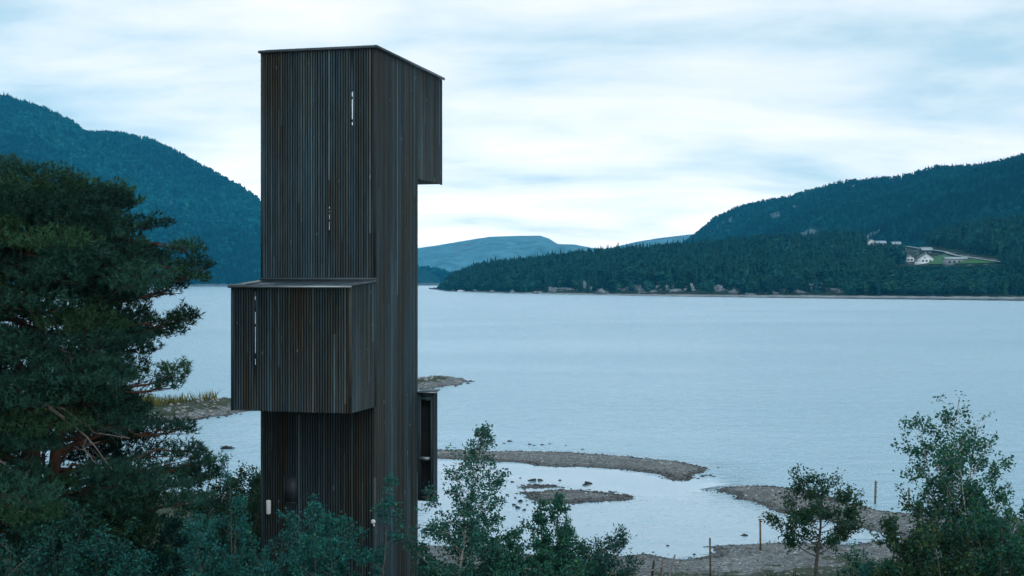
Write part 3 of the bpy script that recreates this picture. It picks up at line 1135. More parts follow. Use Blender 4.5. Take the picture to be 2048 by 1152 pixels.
def wall_panel(mb, axis, pos, th, a0, a1, z0, z1, holes=()):
    """a sheet with rectangular holes. axis 'y': sheet spans x=a, at y=pos..pos+th; axis 'x': spans y=a at x=pos..pos+th"""
    As = sorted({a0, a1, *[h[0] for h in holes], *[h[1] for h in holes]})
    Zs = sorted({z0, z1, *[h[2] for h in holes], *[h[3] for h in holes]})
    inc = {}
    for i in range(len(As) - 1):
        for j in range(len(Zs) - 1):
            ca, cz = (As[i] + As[i + 1]) / 2, (Zs[j] + Zs[j + 1]) / 2
            inc[i, j] = not any(h[0] < ca < h[1] and h[2] < cz < h[3] for h in holes)

    def pt(a, d, z):
        return (a, pos + d, z) if axis == "y" else (pos + d, a, z)
    for (i, j), ok in inc.items():
        if not ok:
            continue
        A0, A1, B0, B1 = As[i], As[i + 1], Zs[j], Zs[j + 1]
        for d in (0, th):
            mb.add([pt(A0, d, B0), pt(A1, d, B0), pt(A1, d, B1), pt(A0, d, B1)], quads=[(0, 1, 2, 3)])
        for (di, dj, e0, e1) in ((-1, 0, (A0, B0), (A0, B1)), (1, 0, (A1, B0), (A1, B1)), (0, -1, (A0, B0), (A1, B0)), (0, 1, (A0, B1), (A1, B1))):
            if not inc.get((i + di, j + dj), False):
                mb.add([pt(e0[0], 0, e0[1]), pt(e1[0], 0, e1[1]), pt(e1[0], th, e1[1]), pt(e0[0], th, e0[1])], quads=[(0, 1, 2, 3)])


# one slat, chamfered on its two front edges: x across, y = depth (front at 0), z along, unit length
def slat_mesh(wd, dp):
    c = 0.004
    prof = [(-wd / 2, dp), (-wd / 2, c), (-wd / 2 + c, 0), (wd / 2 - c, 0), (wd / 2, c), (wd / 2, dp)]
    n = len(prof)
    b = MB()
    v = [(x, y, 0) for x, y in prof] + [(x, y, 1) for x, y in prof]
    qs = [(i, (i + 1) % n, n + (i + 1) % n, n + i) for i in range(n)]
    b.add(v, quads=qs)
    b.t.append(np.array([(0, k, k + 1) for k in range(1, n - 1)] + [(n, n + k + 1, n + k) for k in range(1, n - 1)]))
    return b.mesh("slat", M["slat"])


SL_W, SL_D, PITCH = 0.039, 0.045, 0.0609
slat_me = slat_mesh(SL_W, SL_D)
corner_me = slat_mesh(0.058, 0.052)
rs = random.Random(77)


def slats(parent, axis, pos, a0, a1, z0, z1, gaps=(), rise=0.0):
    """row of vertical slats. gaps: (a, z0, z1) cut out of the slat nearest a"""
    n = max(2, int(round((a1 - a0) / PITCH)))
    st = (a1 - a0) / n
    rows = []
    for i in range(n):
        a = a0 + st * (i + 0.5)
        segs = [(z0, z1 + rise * (a - a0))]
        for (ga, g0, g1) in gaps:
            if abs(ga - a) < st / 2:
                segs = [(z0, g0), (g1, z1)]
        rows.append((a, segs))
    for i, (a, segs) in enumerate(rows):
        me = slat_me
        for (s0, s1) in segs:
            o = bpy.data.objects.new("slat", me)
            pr = rs.uniform(-0.0025, 0.0025)
            if axis == "y":
                o.location = (a + rs.uniform(-.0015, .0015), pos + pr, H(s0) - rs.uniform(0, 0.004))
            else:
                o.location = (pos - pr, a + rs.uniform(-.0015, .0015), H(s0) - rs.uniform(0, 0.004))
                o.rotation_euler = (0, 0, math.radians(90))
            o.rotation_euler.x = 0
            o.scale = (rs.uniform(0.94, 1.06), 1, s1 - s0)
            link(o, parent)


def slats_joined(mb, axis, pos, a0, a1, z0, z1, sgn, holes=()):
    """slats of the faces turned away, as one mesh"""
    n = int(round((a1 - a0) / PITCH))
    st = (a1 - a0) / n
    for i in range(n):
        a = a0 + st * (i + 0.5)
        segs = [(z0, z1)]
        for (h0, h1, g0, g1) in holes:
            if h0 - 0.02 < a < h1 + 0.02:
                segs = [(z0, g0), (g1, z1)]
        for (s0, s1) in segs:
            d0, d1 = sorted((pos, pos + sgn * SL_D))
            if axis == "y":
                mb.box(a - SL_W / 2, a + SL_W / 2, d0, d1, H(s0), H(s1))
            else:
                mb.box(d0, d1, a - SL_W / 2, a + SL_W / 2, H(s0), H(s1))


BK, TH = 0.049, 0.02
slitA = (-0.532, 12.46, 13.21)     # upper slit
slitB = (-1.075, 10.12, 10.65)
slitC = (-2.178, 7.168, 8.655)     # slit of the middle box


def snap(a, a0, a1):
    n = max(2, int(round((a1 - a0) / PITCH)))
    st = (a1 - a0) / n
    return a0 + st * (math.floor((a - a0) / st) + 0.5)


sa, sb2, sc3 = snap(slitA[0], -TW + .03, -.03), snap(slitB[0], -TW + .03, -.03), snap(slitC[0], -TW + .03, -.03)
hole = lambda a, s: (a - 0.040, a + 0.024, H(s[1]), H(s[2]))
CB, CT = 6.2, 8.93          # middle box floor and wall top
UB = 11.47                  # underside of the top room's overhang
# shaft: hollow board walls behind the slats
b = MB()
wall_panel(b, "y", BK, TH, -TW + BK, -BK, H(Z0) - 0.3, H(CB - 0.06), [])
wall_panel(b, "y", BK, TH, -TW + BK, -BK, H(CT + 0.08), H(TOP), [hole(sa, slitA), hole(sb2, slitB)])
wall_panel(b, "x", -BK - TH, TH, BK + TH, TD - BK, H(Z0) - 0.3, H(TOP), [])
wall_panel(b, "x", -TW + BK, TH, BK + TH, TD - BK, H(Z0) - 0.3, H(TOP), [])
wall_panel(b, "y", TD - BK - TH, TH, -TW + BK + TH, -BK - TH, H(Z0) - 0.3, H(UB), [(-2.6, -1.5, H(9.85), H(11.3)), (-0.6, -0.1, H(3.7), H(5.9))])
shaft = b.build("shaft", M["tarred"], tower)
slats(shaft, "y", 0.0, -TW + .03, -.03, 9.02, TOP, [(sa, slitA[1], slitA[2]), (sb2, slitB[1], slitB[2])])
slats(shaft, "y", 0.0, -TW + .03, -.03, Z0 - 0.05, CB - 0.03)
slats(shaft, "x", 0.0, 0.03, TD, Z0 - 0.05, TOP)
b = MB()
slats_joined(b, "x", -TW, 0.03, TD, Z0, TOP, 1)
slats_joined(b, "y", TD, -TW + .03, -.03, Z0, UB - 0.02, -1, [(-2.6, -1.5, 9.85, 11.3), (-0.6, -0.1, 3.7, 5.9)])
tag(b.build("rear_cladding", M["slat"], shaft), kind="stuff")
for (cx, cy_) in ((-TW + 0.012, 0.012), (-0.012, 0.012)):
    for (c0, c1) in ((Z0 - 0.05, CB - 0.02), (9.0, TOP)):
        if cx > -1 and c0 > 5:
            c0 = CT + 0.02
        b = MB()
        b.box(cx - 0.026, cx + 0.026, cy_ - 0.018, cy_ + 0.03, H(c0), H(c1))
        b.build("corner_board", M["slat"], shaft)
b = MB()
b.box(-0.04, 0.012, -0.006, 0.042, H(CB - 0.02), H(CT + 0.02))
b.build("corner_board", M["slat"], shaft)
# rails seen across the slits
for (a, zs_) in ((sa, (13.07, 12.56)), (sb2, (10.575, 10.50, 10.33))):
    for zr in zs_:
        b = MB()
        b.box(a - 0.04, a + 0.04, 0.012, 0.047, H(zr - 0.028), H(zr + 0.028))
        b.build("slit_rail", M["tarred"], shaft)
for (a, sl) in ((sa, slitA), (sb2, slitB)):
    for sg in (-1, 1):
        b = MB()
        jw = 0.014 if sl is slitA else 0.018
        b.box(a + sg * 0.029 - jw, a + sg * 0.029 + jw, 0.004, 0.046, H(sl[1]), H(sl[2]))
        b.build("slit_jamb", M["slat"], shaft)
# floors inside
b = MB()
b.box(-TW + 0.08, -0.08, 0.08, TD - 0.08, H(11.40), H(11.46))
b.build("landing", M["tarred"], shaft)
# top room overhanging to the rear
b = MB()
wall_panel(b, "x", -BK - TH, TH, TD - BK + 0.001, TU - BK, H(UB), H(TOP))
wall_panel(b, "x", -TW + BK, TH, TD - BK + 0.001, TU - BK, H(UB), H(TOP))
wall_panel(b, "y", TU - BK - TH, TH, -TW + BK + TH, -BK - TH, H(UB), H(TOP), [(-2.66, -0.25, H(12.35), H(14.08))])
room = b.build("top_room", M["tarred"], tower)
slats(room, "x", 0.0, TD, TU - 0.03, UB, TOP)
b = MB()
slats_joined(b, "x", -TW, TD, TU - 0.03, UB, TOP, 1)
slats_joined(b, "y", TU, -TW + .03, -.03, UB, TOP, -1, [(-2.66, -0.25, 12.35, 14.08)])
tag(b.build("rear_cladding", M["slat"], room), kind="stuff")
b = MB()
b.box(-0.04, 0.008, TU - 0.04, TU + 0.008, H(UB - 0.02), H(TOP))
b.build("corner_board", M["slat"], room)
for k in range(13):
    y0 = TD + 0.005 + k * 0.148
    b = MB()
    b.box(-TW + 0.05, -0.05, y0, min(y0 + 0.138, TU - 0.055), H(UB) + 0.012, H(UB) + 0.034)
    b.build("soffit_board", M["slat"], room)
# middle box
b = MB()
y0 = -1.5
wall_panel(b, "y", y0 + BK, TH, -TW + BK, -BK, H(CB), H(8.83), [hole(sc3, slitC)])
wall_panel(b, "x", -BK - TH, TH, y0 + BK + TH, -0.02, H(CB), H(8.83))
wall_panel(b, "x", -TW + BK, TH, y0 + BK + TH, -0.02, H(CB), H(8.83), [(-0.85, -0.08, H(6.9), H(8.7))])
b.box(-TW + BK + TH, -BK - TH, y0 + BK + TH, -0.02, H(CB) + 0.01, H(CB) + 0.06)
box = b.build("middle_box", M["tarred"], tower)
slats(box, "y", y0, -TW + .03, -.03, CB - 0.02, 8.84, [(sc3, slitC[1], slitC[2])])
slats(box, "x", 0.0, y0 + 0.03, -0.03, CB - 0.02, 8.853, rise=0.066)
b = MB()
slats_joined(b, "x", -TW, y0 + .03, -0.03, CB - 0.02, 8.84, 1, [(-0.85, -0.08, 6.9, 8.7)])
tag(b.build("rear_cladding", M["slat"], box), kind="stuff")
for cx in (-TW + 0.012, -0.012):
    b = MB()
    b.box(cx - 0.026, cx + 0.026, y0 - 0.006, y0 + 0.042, H(CB - 0.025), H(8.845))
    b.build("corner_board", M["slat"], box)
for sg in (-1, 1):
    b = MB()
    b.box(sc3 + sg * 0.029 - 0.014, sc3 + sg * 0.029 + 0.014, y0 + 0.004, y0 + 0.046, H(slitC[1]), H(slitC[2]))
    b.build("slit_jamb", M["slat"], box)
for zr, hh in ((8.44, 0.13), (8.02, 0.03), (7.36, 0.06)):
    b = MB()
    b.box(sc3 - 0.04, sc3 + 0.04, y0 + 0.012, y0 + 0.047, H(zr - hh), H(zr + hh))
    b.build("slit_rail", M["tarred"], box)


def slab(name, mat, parent, x0, x1, ya, za, yb, zb, th):
    b = MB()
    v = [(x0, ya, H(za)), (x1, ya, H(za)), (x1, yb, H(zb)), (x0, yb, H(zb))]
    v += [(x, y, z + th) for x, y, z in v]
    b.add(v, quads=[(0, 3, 2, 1), (4, 5, 6, 7), (0, 1, 5, 4), (1, 2, 6, 5), (2, 3, 7, 6), (3, 0, 4, 7)])
    return b.build(name, mat, parent)


mroof = slab("roof", M["roof_metal"], tower, -TW - 0.05, 0.035, y0 - 0.045, 8.855, -0.004, 8.965, 0.035)
slab("flashing", M["flash_metal"], mroof, -TW - 0.065, 0.045, y0 - 0.066, 8.83, y0 - 0.047, 8.835, 0.045)
slab("upstand", M["roof_metal"], mroof, -TW - 0.02, 0.03, -0.045, 8.99, -0.006, 8.995, 0.055)
for k in range(4):
    xk = -TW + 0.35 + k * 0.68
    slab("seam", M["roof_metal"], mroof, xk, xk + 0.02, y0 - 0.05, 8.892, -0.05, 8.995, 0.02)
troof = slab("roof", M["roof_metal"], tower, -TW - 0.03, 0.03, -0.03, TOP + 0.012, TU + 0.03, TOP + 0.012, 0.05)
slab("flashing", M["roof_metal"], troof, -TW - 0.055, 0.040, -0.06, TOP + 0.002, -0.032, TOP + 0.002, 0.05)
slab("flashing", M["roof_metal"], troof, 0.032, 0.06, -0.06, TOP + 0.004, TU + 0.07, TOP + 0.004, 0.062)
slab("flashing", M["roof_metal"], troof, -TW - 0.06, -TW - 0.032, -0.05, TOP + 0.004, TU + 0.07, TOP + 0.004, 0.05)
slab("ridge_cap", M["flash_metal"], troof, -TW + 0.1, 0.02, 0.0, TOP + 0.064, 0.10, TOP + 0.068, 0.012)
# rear bay with its look-out opening and rail
BX0, BX1, BY0, BY1, BZ0, BZ1 = -1.3, 0.42, TD + 0.004, TD + 0.26, 3.62, 6.25
b = MB()
wall_panel(b, "y", BY0 + 0.03, 0.02, 0.002, BX1 - 0.03, H(BZ0), H(BZ1), [(0.075, 0.32, H(3.9), H(6.06))])
wall_panel(b, "y", BY1 - 0.05, 0.02, BX0, BX1 - 0.03, H(BZ0), H(BZ1))
wall_panel(b, "x", BX1 - 0.05, 0.02, BY0 + 0.05, BY1 - 0.05, H(BZ0), H(BZ1))
b.box(BX0, BX1 - 0.05, BY0 + 0.05, BY1 - 0.05, H(BZ0) + 0.01, H(BZ0) + 0.05)
bay = b.build("rear_bay", M["tarred"], tower)
slats(bay, "x", BX1, BY0, BY1, BZ0 - 0.02, BZ1)
for (a0, a1, c0, c1) in ((0.004, 0.036, BZ0, BZ1), (0.040, 0.072, BZ0, BZ1), (0.324, 0.352, BZ0, BZ1), (0.356, 0.386, BZ0, BZ1), (0.076, 0.32, 6.065, 6.15), (0.076, 0.32, 6.155, BZ1),
                         (0.076, 0.32, BZ0, 3.74), (0.076, 0.32, 3.745, 3.895)):
    b = MB()
    b.box(a0, a1, BY0, BY0 + 0.028, H(c0), H(c1))
    b.build("frame_board", M["slat"], bay)
b = MB()
b.box(0.05, 0.30, BY0 - 0.05, BY0 + 0.09, H(4.62), H(4.69))
b.build("rail", M["flash_metal"], bay)
broof = slab("roof", M["roof_metal"], bay, 0.012, 0.47, BY0 - 0.06, 6.262, BY1 + 0.04, 6.30, 0.025)
slab("flashing", M["flash_metal"], broof, 0.012, 0.50, BY0 - 0.09, 6.25, BY0 - 0.062, 6.25, 0.035)

# plates and lamp fixed to the tower front: things of their own
Mt = tower.matrix_basis.copy()


def on_tower(o, x, y, z):
    bpy.context.view_layer.update()
    o.matrix_world = Matrix.Translation(tower.location) @ Matrix.Rotation(math.radians(-14.48), 4, "Z") @ Matrix.Translation((x, y, H(z)))
    return o


o = empty("wall_lamp", (0, 0, 0))
b = MB()
zz_ = np.array([0, 0.012, 0.03, 0.29, 0.308, 0.32])
b.tube([(0, 0, z) for z in zz_], [0.03, 0.048, 0.054, 0.054, 0.048, 0.03], 14)
b.build("lamp_cover", M["white_paint"], o, smooth=True)
b = MB()
b.box(-0.03, 0.03, 0.03, 0.075, 0.08, 0.24)
b.build("bracket", M["grey_plate"], o)
tag(on_tower(o, -2.528, -0.075, 3.70), "upright white cylinder lamp fixed low on the tower's slatted front", "lamp")
o = empty("round_lamp", (0, 0, 0))
b = MB()
b.tube([(0, 0.0, 0), (0, -0.012, 0), (0, -0.03, 0), (0, -0.042, 0)], [0.050, 0.053, 0.048, 0.024], 18)
b.build("lamp_cover", M["white_paint"], o, smooth=True)
b = MB()
b.box(0.005, 0.035, -0.025, 0.0, -0.10, -0.055)
b.build("switch", M["white_paint"], o)
tag(on_tower(o, -0.035, -0.012, 3.63), "small round white lamp on the tower's front corner above the shrubs", "lamp")
o = empty("notice_board", (0, 0, 0))
b = MB()
b.box(-0.14, 0.14, -0.02, 0.0, 0, 0.56)
b.build("board", M["grey_plate"], o)
b = MB()
for (a0, a1, c0, c1) in ((-0.16, -0.141, -0.02, 0.58), (0.141, 0.16, -0.02, 0.58), (-0.141, 0.141, -0.02, -0.001), (-0.141, 0.141, 0.561, 0.58)):
    b.box(a0, a1, -0.03, 0.0, c0, c1)
b.build("frame", M["grey_plate"], o)
tag(on_tower(o, -2.02, -0.006, 3.98), "dark grey notice board on the lower slatted front of the tower", "notice board")


# ------------------------------------------------------------------ shore stones
def icosa():
    V, T = ico(1, 1, 0.0, 1.0)
    return V, T


STONES = []
for k in range(5):
    V, T = ico(1, 90 + k, 0.35, 0.62)
    STONES.append((V, T))
rst = np.random.default_rng(44)


def stone_field(n, xr, yr, zlo, zhi, smin, smax, edge, r):
    X = r.uniform(*xr, n)
    Y = r.uniform(*yr, n)
    Z = near_height(X, Y)
    k = (Z > zlo) & (Z < zhi)
    X, Y, Z = X[k], Y[k], Z[k]
    # more stones close to the water line
    keep = r.uniform(0, 1, len(X)) < (edge + (1 - edge) * np.exp(-np.abs(Z - 0.02) / 0.05))
    X, Y, Z = X[keep], Y[keep], Z[keep]
    s = smin + (smax - smin) * r.uniform(0, 1, len(X)) ** 3
    return X, Y, Z, s


b = MB()
for (n, xr, yr, zlo, zhi, s0, s1, edge) in ((26000, (-8, 16), (50, 74), -0.05, 0.4, 0.02, 0.075, 0.35), (26000, (0, 22), (36, 64), -0.05, 0.7, 0.018, 0.07, 0.4),
                                            (14000, (-32, -2), (82, 126), -0.06, 0.75, 0.04, 0.20, 0.5)):
    X, Y, Z, s = stone_field(n, xr, yr, zlo, zhi, s0, s1, edge, rst)
    g = rst.uniform(0.13, 0.36, len(X)) * np.where(rst.uniform(0, 1, len(X)) < 0.07, 1.9, 1.0)
    g = np.where(Z < 0.05, g * 0.35, g)        # wet stones are dark
    tn = g[:, None] * np.array([1.0, 0.97, 0.93]) * (1 + rst.normal(0, 0.05, (len(X), 3)))
    pos = np.stack([X, Y, Z + s * 0.15], 1)
    scatter(b, STONES, pos, s, rst.uniform(0.8, 1.35, len(X)), np.clip(tn, 0.02, 0.75), rst)
tag(b.build("shore_stones", M["stone"]), "loose grey shingle strewn along the beach and gravel bars", "stones", kind="stuff")

rock_near = []
for k in range(4):
    V, T = ico(2, 140 + k, 0.35, 0.6)
    rock_near.append(tpl_mesh(V, T, "rock", M["near_rock"]))
rr = random.Random(19)
pool_rocks = [(1064, 961, 9), (1080, 961, 7), (1120, 961, 5), (1177, 968, 9), (1170, 970, 6), (1040, 1003, 8), (1036, 1016, 8), (1028, 1010, 5), (1048, 1020, 6), (1015, 990, 5),
              (1010, 972, 4), (1025, 964, 4), (1030, 996, 4), (1013, 938, 5), (1008, 945, 4), (1070, 1008, 4), (1388, 1109, 5), (1335, 1092, 4), (1040, 956, 3), (1055, 1010, 4)]
for (px, py, wpx) in pool_rocks:
    x, y = G(px, py)
    s = wpx / F * y
    o = bpy.data.objects.new("rock", rr.choice(rock_near))
    o.location = (x, y, -0.06 * s)
    o.scale = (s * rr.uniform(0.8, 1.2), s * 0.8, s * rr.uniform(0.7, 1.0))
    o.rotation_euler = (0, 0, rr.uniform(0, 6))
    tag(link(o), "small dark rock poking out of the sheltered pool near the stony islet", "rock", "rocks in the sheltered pool")
lake_rocks = [(1008, 887, 4), (1020, 883, 6), (1060, 889, 5), (1068, 891, 4), (1085, 890, 4), (1100, 888, 4), (1165, 899, 4), (1132, 891, 3), (1405, 953, 6), (1412, 951, 5), (1420, 951, 5),
              (1428, 953, 4), (1396, 957, 4), (1436, 935, 4)]
for (px, py, wpx) in lake_rocks:
    x, y = G(px, py)
    s = wpx / F * y
    o = bpy.data.objects.new("rock", rr.choice(rock_near))
    o.location = (x, y, -0.08 * s)
    o.scale = (s * rr.uniform(0.9, 1.5), s * 0.8, s * rr.uniform(0.6, 0.9))
    o.rotation_euler = (0, 0, rr.uniform(0, 6))
    tag(link(o), "dark rock just breaking the lake surface beside the long gravel bar", "rock", "rocks around the gravel bar")
x, y = G(1490, 1071)
o = bpy.data.objects.new("rock", rock_near[2])
o.location = (x, y, 0)
o.scale = (0.13, 0.10, 0.10)
o.scale = (0.16, 0.11, 0.09)
tag(link(o), "dark wedge-shaped rock in the pool between two wooden stakes", "rock")
x, y = G(1272, 1052)
o = bpy.data.objects.new("rock", rock_near[1])
mew = rock_near[1].copy()
mew.materials.clear()
mew.materials.append(pale)
o.data = mew
o.location = (x, y, -0.01)
o.scale = (0.10, 0.06, 0.05)
tag(link(o), "single whitish stone in the open middle of the pool", "rock")
# driftwood snag left of the tower
x, y = G(455, 898)
o = empty("driftwood", (x, y, 0.0))
b = MB()
b.tube([(-0.38, 0, 0.02), (-0.1, 0.05, 0.07), (0.15, 0, 0.05), (0.42, -0.05, 0.06)], [0.05, 0.08, 0.07, 0.02], 6)
b.build("log", M["dark_wood"], o)
for k in range(9):
    a = rr.uniform(-0.3, 0.3)
    b = MB()
    b.tube([(a, 0, 0.04), (a + rr.uniform(-.12, .12), rr.uniform(-.1, .1), 0.14), (a + rr.uniform(-.25, .25), rr.uniform(-.2, .2), rr.uniform(0.12, 0.26))], [0.025, 0.018, 0.006], 5)
    b.build("branch", M["dark_wood"], o)
tag(o, "dark snag of driftwood floating off the bushes beside the tower", "driftwood")


# ------------------------------------------------------------------ stakes, fence, log
def stake(px, ytop, ybot, label, mat="stake", wpx=3.4, notch=False):
    lo_, hi_ = 30.0, 80.0
    for _ in range(40):         # find where the sight line to the foot meets the ground
        mid = (lo_ + hi_) / 2
        gx = (px - 1024) / F * mid
        zr_ = EYE - (ybot - HY) / F * mid
        if zr_ > float(near_height(np.array([gx]), np.array([mid]))[0]):
            lo_ = mid
        else:
            hi_ = mid
    Y_ = lo_
    x_ = (px - 1024) / F * Y_
    z_ = float(near_height(np.array([x_]), np.array([Y_]))[0])
    hh = (ybot - ytop) / F * Y_
    ww = wpx / F * Y_ / 2
    o = bpy.data.objects.new("stake", None)
    b = MB()
    lean = rr.uniform(-0.03, 0.03)
    for (c0, c1) in ((-0.15, hh - ww * 1.2),):
        v = [(sx * ww, sy * ww, c0) for sx, sy in ((-1, -1), (1, -1), (1, 1), (-1, 1))] + \
            [(sx * ww + lean * hh, sy * ww, c1) for sx, sy in ((-1, -1), (1, -1), (1, 1), (-1, 1))] + \
            [(sx * ww * 0.45 + lean * hh, sy * ww * 0.45, hh) for sx, sy in ((-1, -1), (1, -1), (1, 1), (-1, 1))]
        b.add(v, quads=[(0, 3, 2, 1), (0, 1, 5, 4), (1, 2, 6, 5), (2, 3, 7, 6), (3, 0, 4, 7), (4, 5, 9, 8), (5, 6, 10, 9), (6, 7, 11, 10), (7, 4, 8, 11), (8, 9, 10, 11)])
    if notch:
        for zk in (0.35, 0.55, 0.72, 0.9):
            b.box(ww + lean * hh * zk, ww * 2.1 + lean * hh * zk, -ww * 0.3, ww * 0.3, hh * zk, hh * zk + ww)
    o = b.build("stake", M[mat])
    o.location = (x_, Y_, z_)
    return tag(o, label, "stake")


stake(1421, 1075, 1156, "upright brown wooden stake standing on the stony beach beside the tumbledown fence")
stake(1521, 1037, 1100, "thin wooden stake at the beach edge next to the rowan tree")
stake(1750, 961, 1012, "wooden stake with nails standing on the gravel spit at the lake edge", notch=True)
stake(1819, 975, 1020, "thin stake half hidden behind the tall birch's leaves on the spit")


def foot(px, Y_):
    x_ = (px - 1024) / F * Y_
    return np.array([x_, Y_, float(near_height(np.array([x_]), np.array([Y_]))[0])])


Yf = 38.5
fence = empty("wooden_fence", foot(1316, Yf))
fb = np.array(fence.location)
for (p0, y0_, p1, y1_, wd, mt_) in ((1303, 1160, 1308, 1121, 5, "dark_wood"), (1320, 1165, 1325, 1119, 4, "stake"), (1337, 1160, 1350, 1109, 4, "old_wood")):
    a, c = P(p0, y0_, Yf) - fb, P(p1, y1_, Yf) - fb
    d = (a - c) / abs(a[2] - c[2])
    a = a + d * max(0.0, a[2] + 0.1)
    b = MB()
    r_ = wd / F * Yf / 2
    b.tube([a, (a + c) / 2, c], [r_ * 1.1, r_, r_ * 0.85], 7)
    b.build("post", M[mt_], fence)
a, c = P(1262, 1158, Yf - 0.1) - fb, P(1342, 1126, Yf - 0.1) - fb
b = MB()
b.tube([a - (c - a) * 0.3, a, (a + c) / 2, c], [0.03, 0.03, 0.028, 0.026], 7)
b.build("rail", M["old_wood"], fence)
tag(fence, "tumbledown fence of three leaning posts and one slanting grey rail on the beach", "fence")
o = empty("fallen_branch", P(1222, 1093, 39.0))
b = MB()
b.tube([(-0.7, 0.1, -0.35), (-0.1, 0, -0.04), (0.42, 0, 0.12)], [0.05, 0.042, 0.03], 7)
b.build("stem", M["old_wood"], o)
b = MB()
b.tube([(0.05, 0, 0.0), (0.12, -0.05, 0.08)], [0.02, 0.008], 5)
b.build("stub", M["old_wood"], o)
tag(o, "bare broken branch sticking out of the bush towards the pool", "branch")


# ------------------------------------------------------------------ plants
def leaves(mb, C, length, width, r, droop=0.35, tint=None, out_dir=None):
    """diamond leaves folded along the midrib"""
    n = len(C)
    d = r.normal(size=(n, 3))
    if out_dir is not None:
        d += out_dir * 0.9
    d[:, 2] -= droop
    d /= np.linalg.norm(d, axis=1)[:, None]
    u = r.normal(size=(n, 3)) * 0.7
    u[:, 2] += 0.6
    sdv = np.cross(d, u)
    sdv /= np.linalg.norm(sdv, axis=1)[:, None] + 1e-9
    nr = np.cross(sdv, d)
    L = length * r.uniform(0.65, 1.25, n)[:, None]
    Wd = width * r.uniform(0.7, 1.2, n)[:, None]
    base = C
    tip = C + d * L
    mid = C + d * L * 0.45
    f = nr * Wd * r.uniform(0.0, 0.5, n)[:, None]
    Lf, Rt = mid + sdv * Wd * 0.5 + f, mid - sdv * Wd * 0.5 + f
    v = np.stack([base, Rt, tip, Lf], 1).reshape(-1, 3)
    k = np.arange(n)[:, None] * 4
    tr = np.concatenate([k + np.array([[0, 1, 2]]), k + np.array([[0, 2, 3]])])
    mb.add(v, tris=tr, tint=np.repeat(tint, 4, 0))


def leaf_tints(n, r, autumn=0.06, lo=0.55, hi=1.5):
    t = np.ones((n, 3)) * r.uniform(lo, hi, n)[:, None]
    t *= 1 + r.normal(0, 0.08, (n, 3))
    a = r.uniform(0, 1, n) < autumn
    t[a] *= np.array([2.2, 1.25, 0.55])
    return np.clip(t, 0.1, 4)


def wander(p0, d0, length, n, r, wob, up):
    pts = [np.array(p0, float)]
    d = np.array(d0, float)
    st = length / (n - 1)
    for _ in range(n - 1):
        d = d + r.normal(0, wob, 3) + np.array([0, 0, up])
        d /= np.linalg.norm(d)
        pts.append(pts[-1] + d * st)
    return np.array(pts)


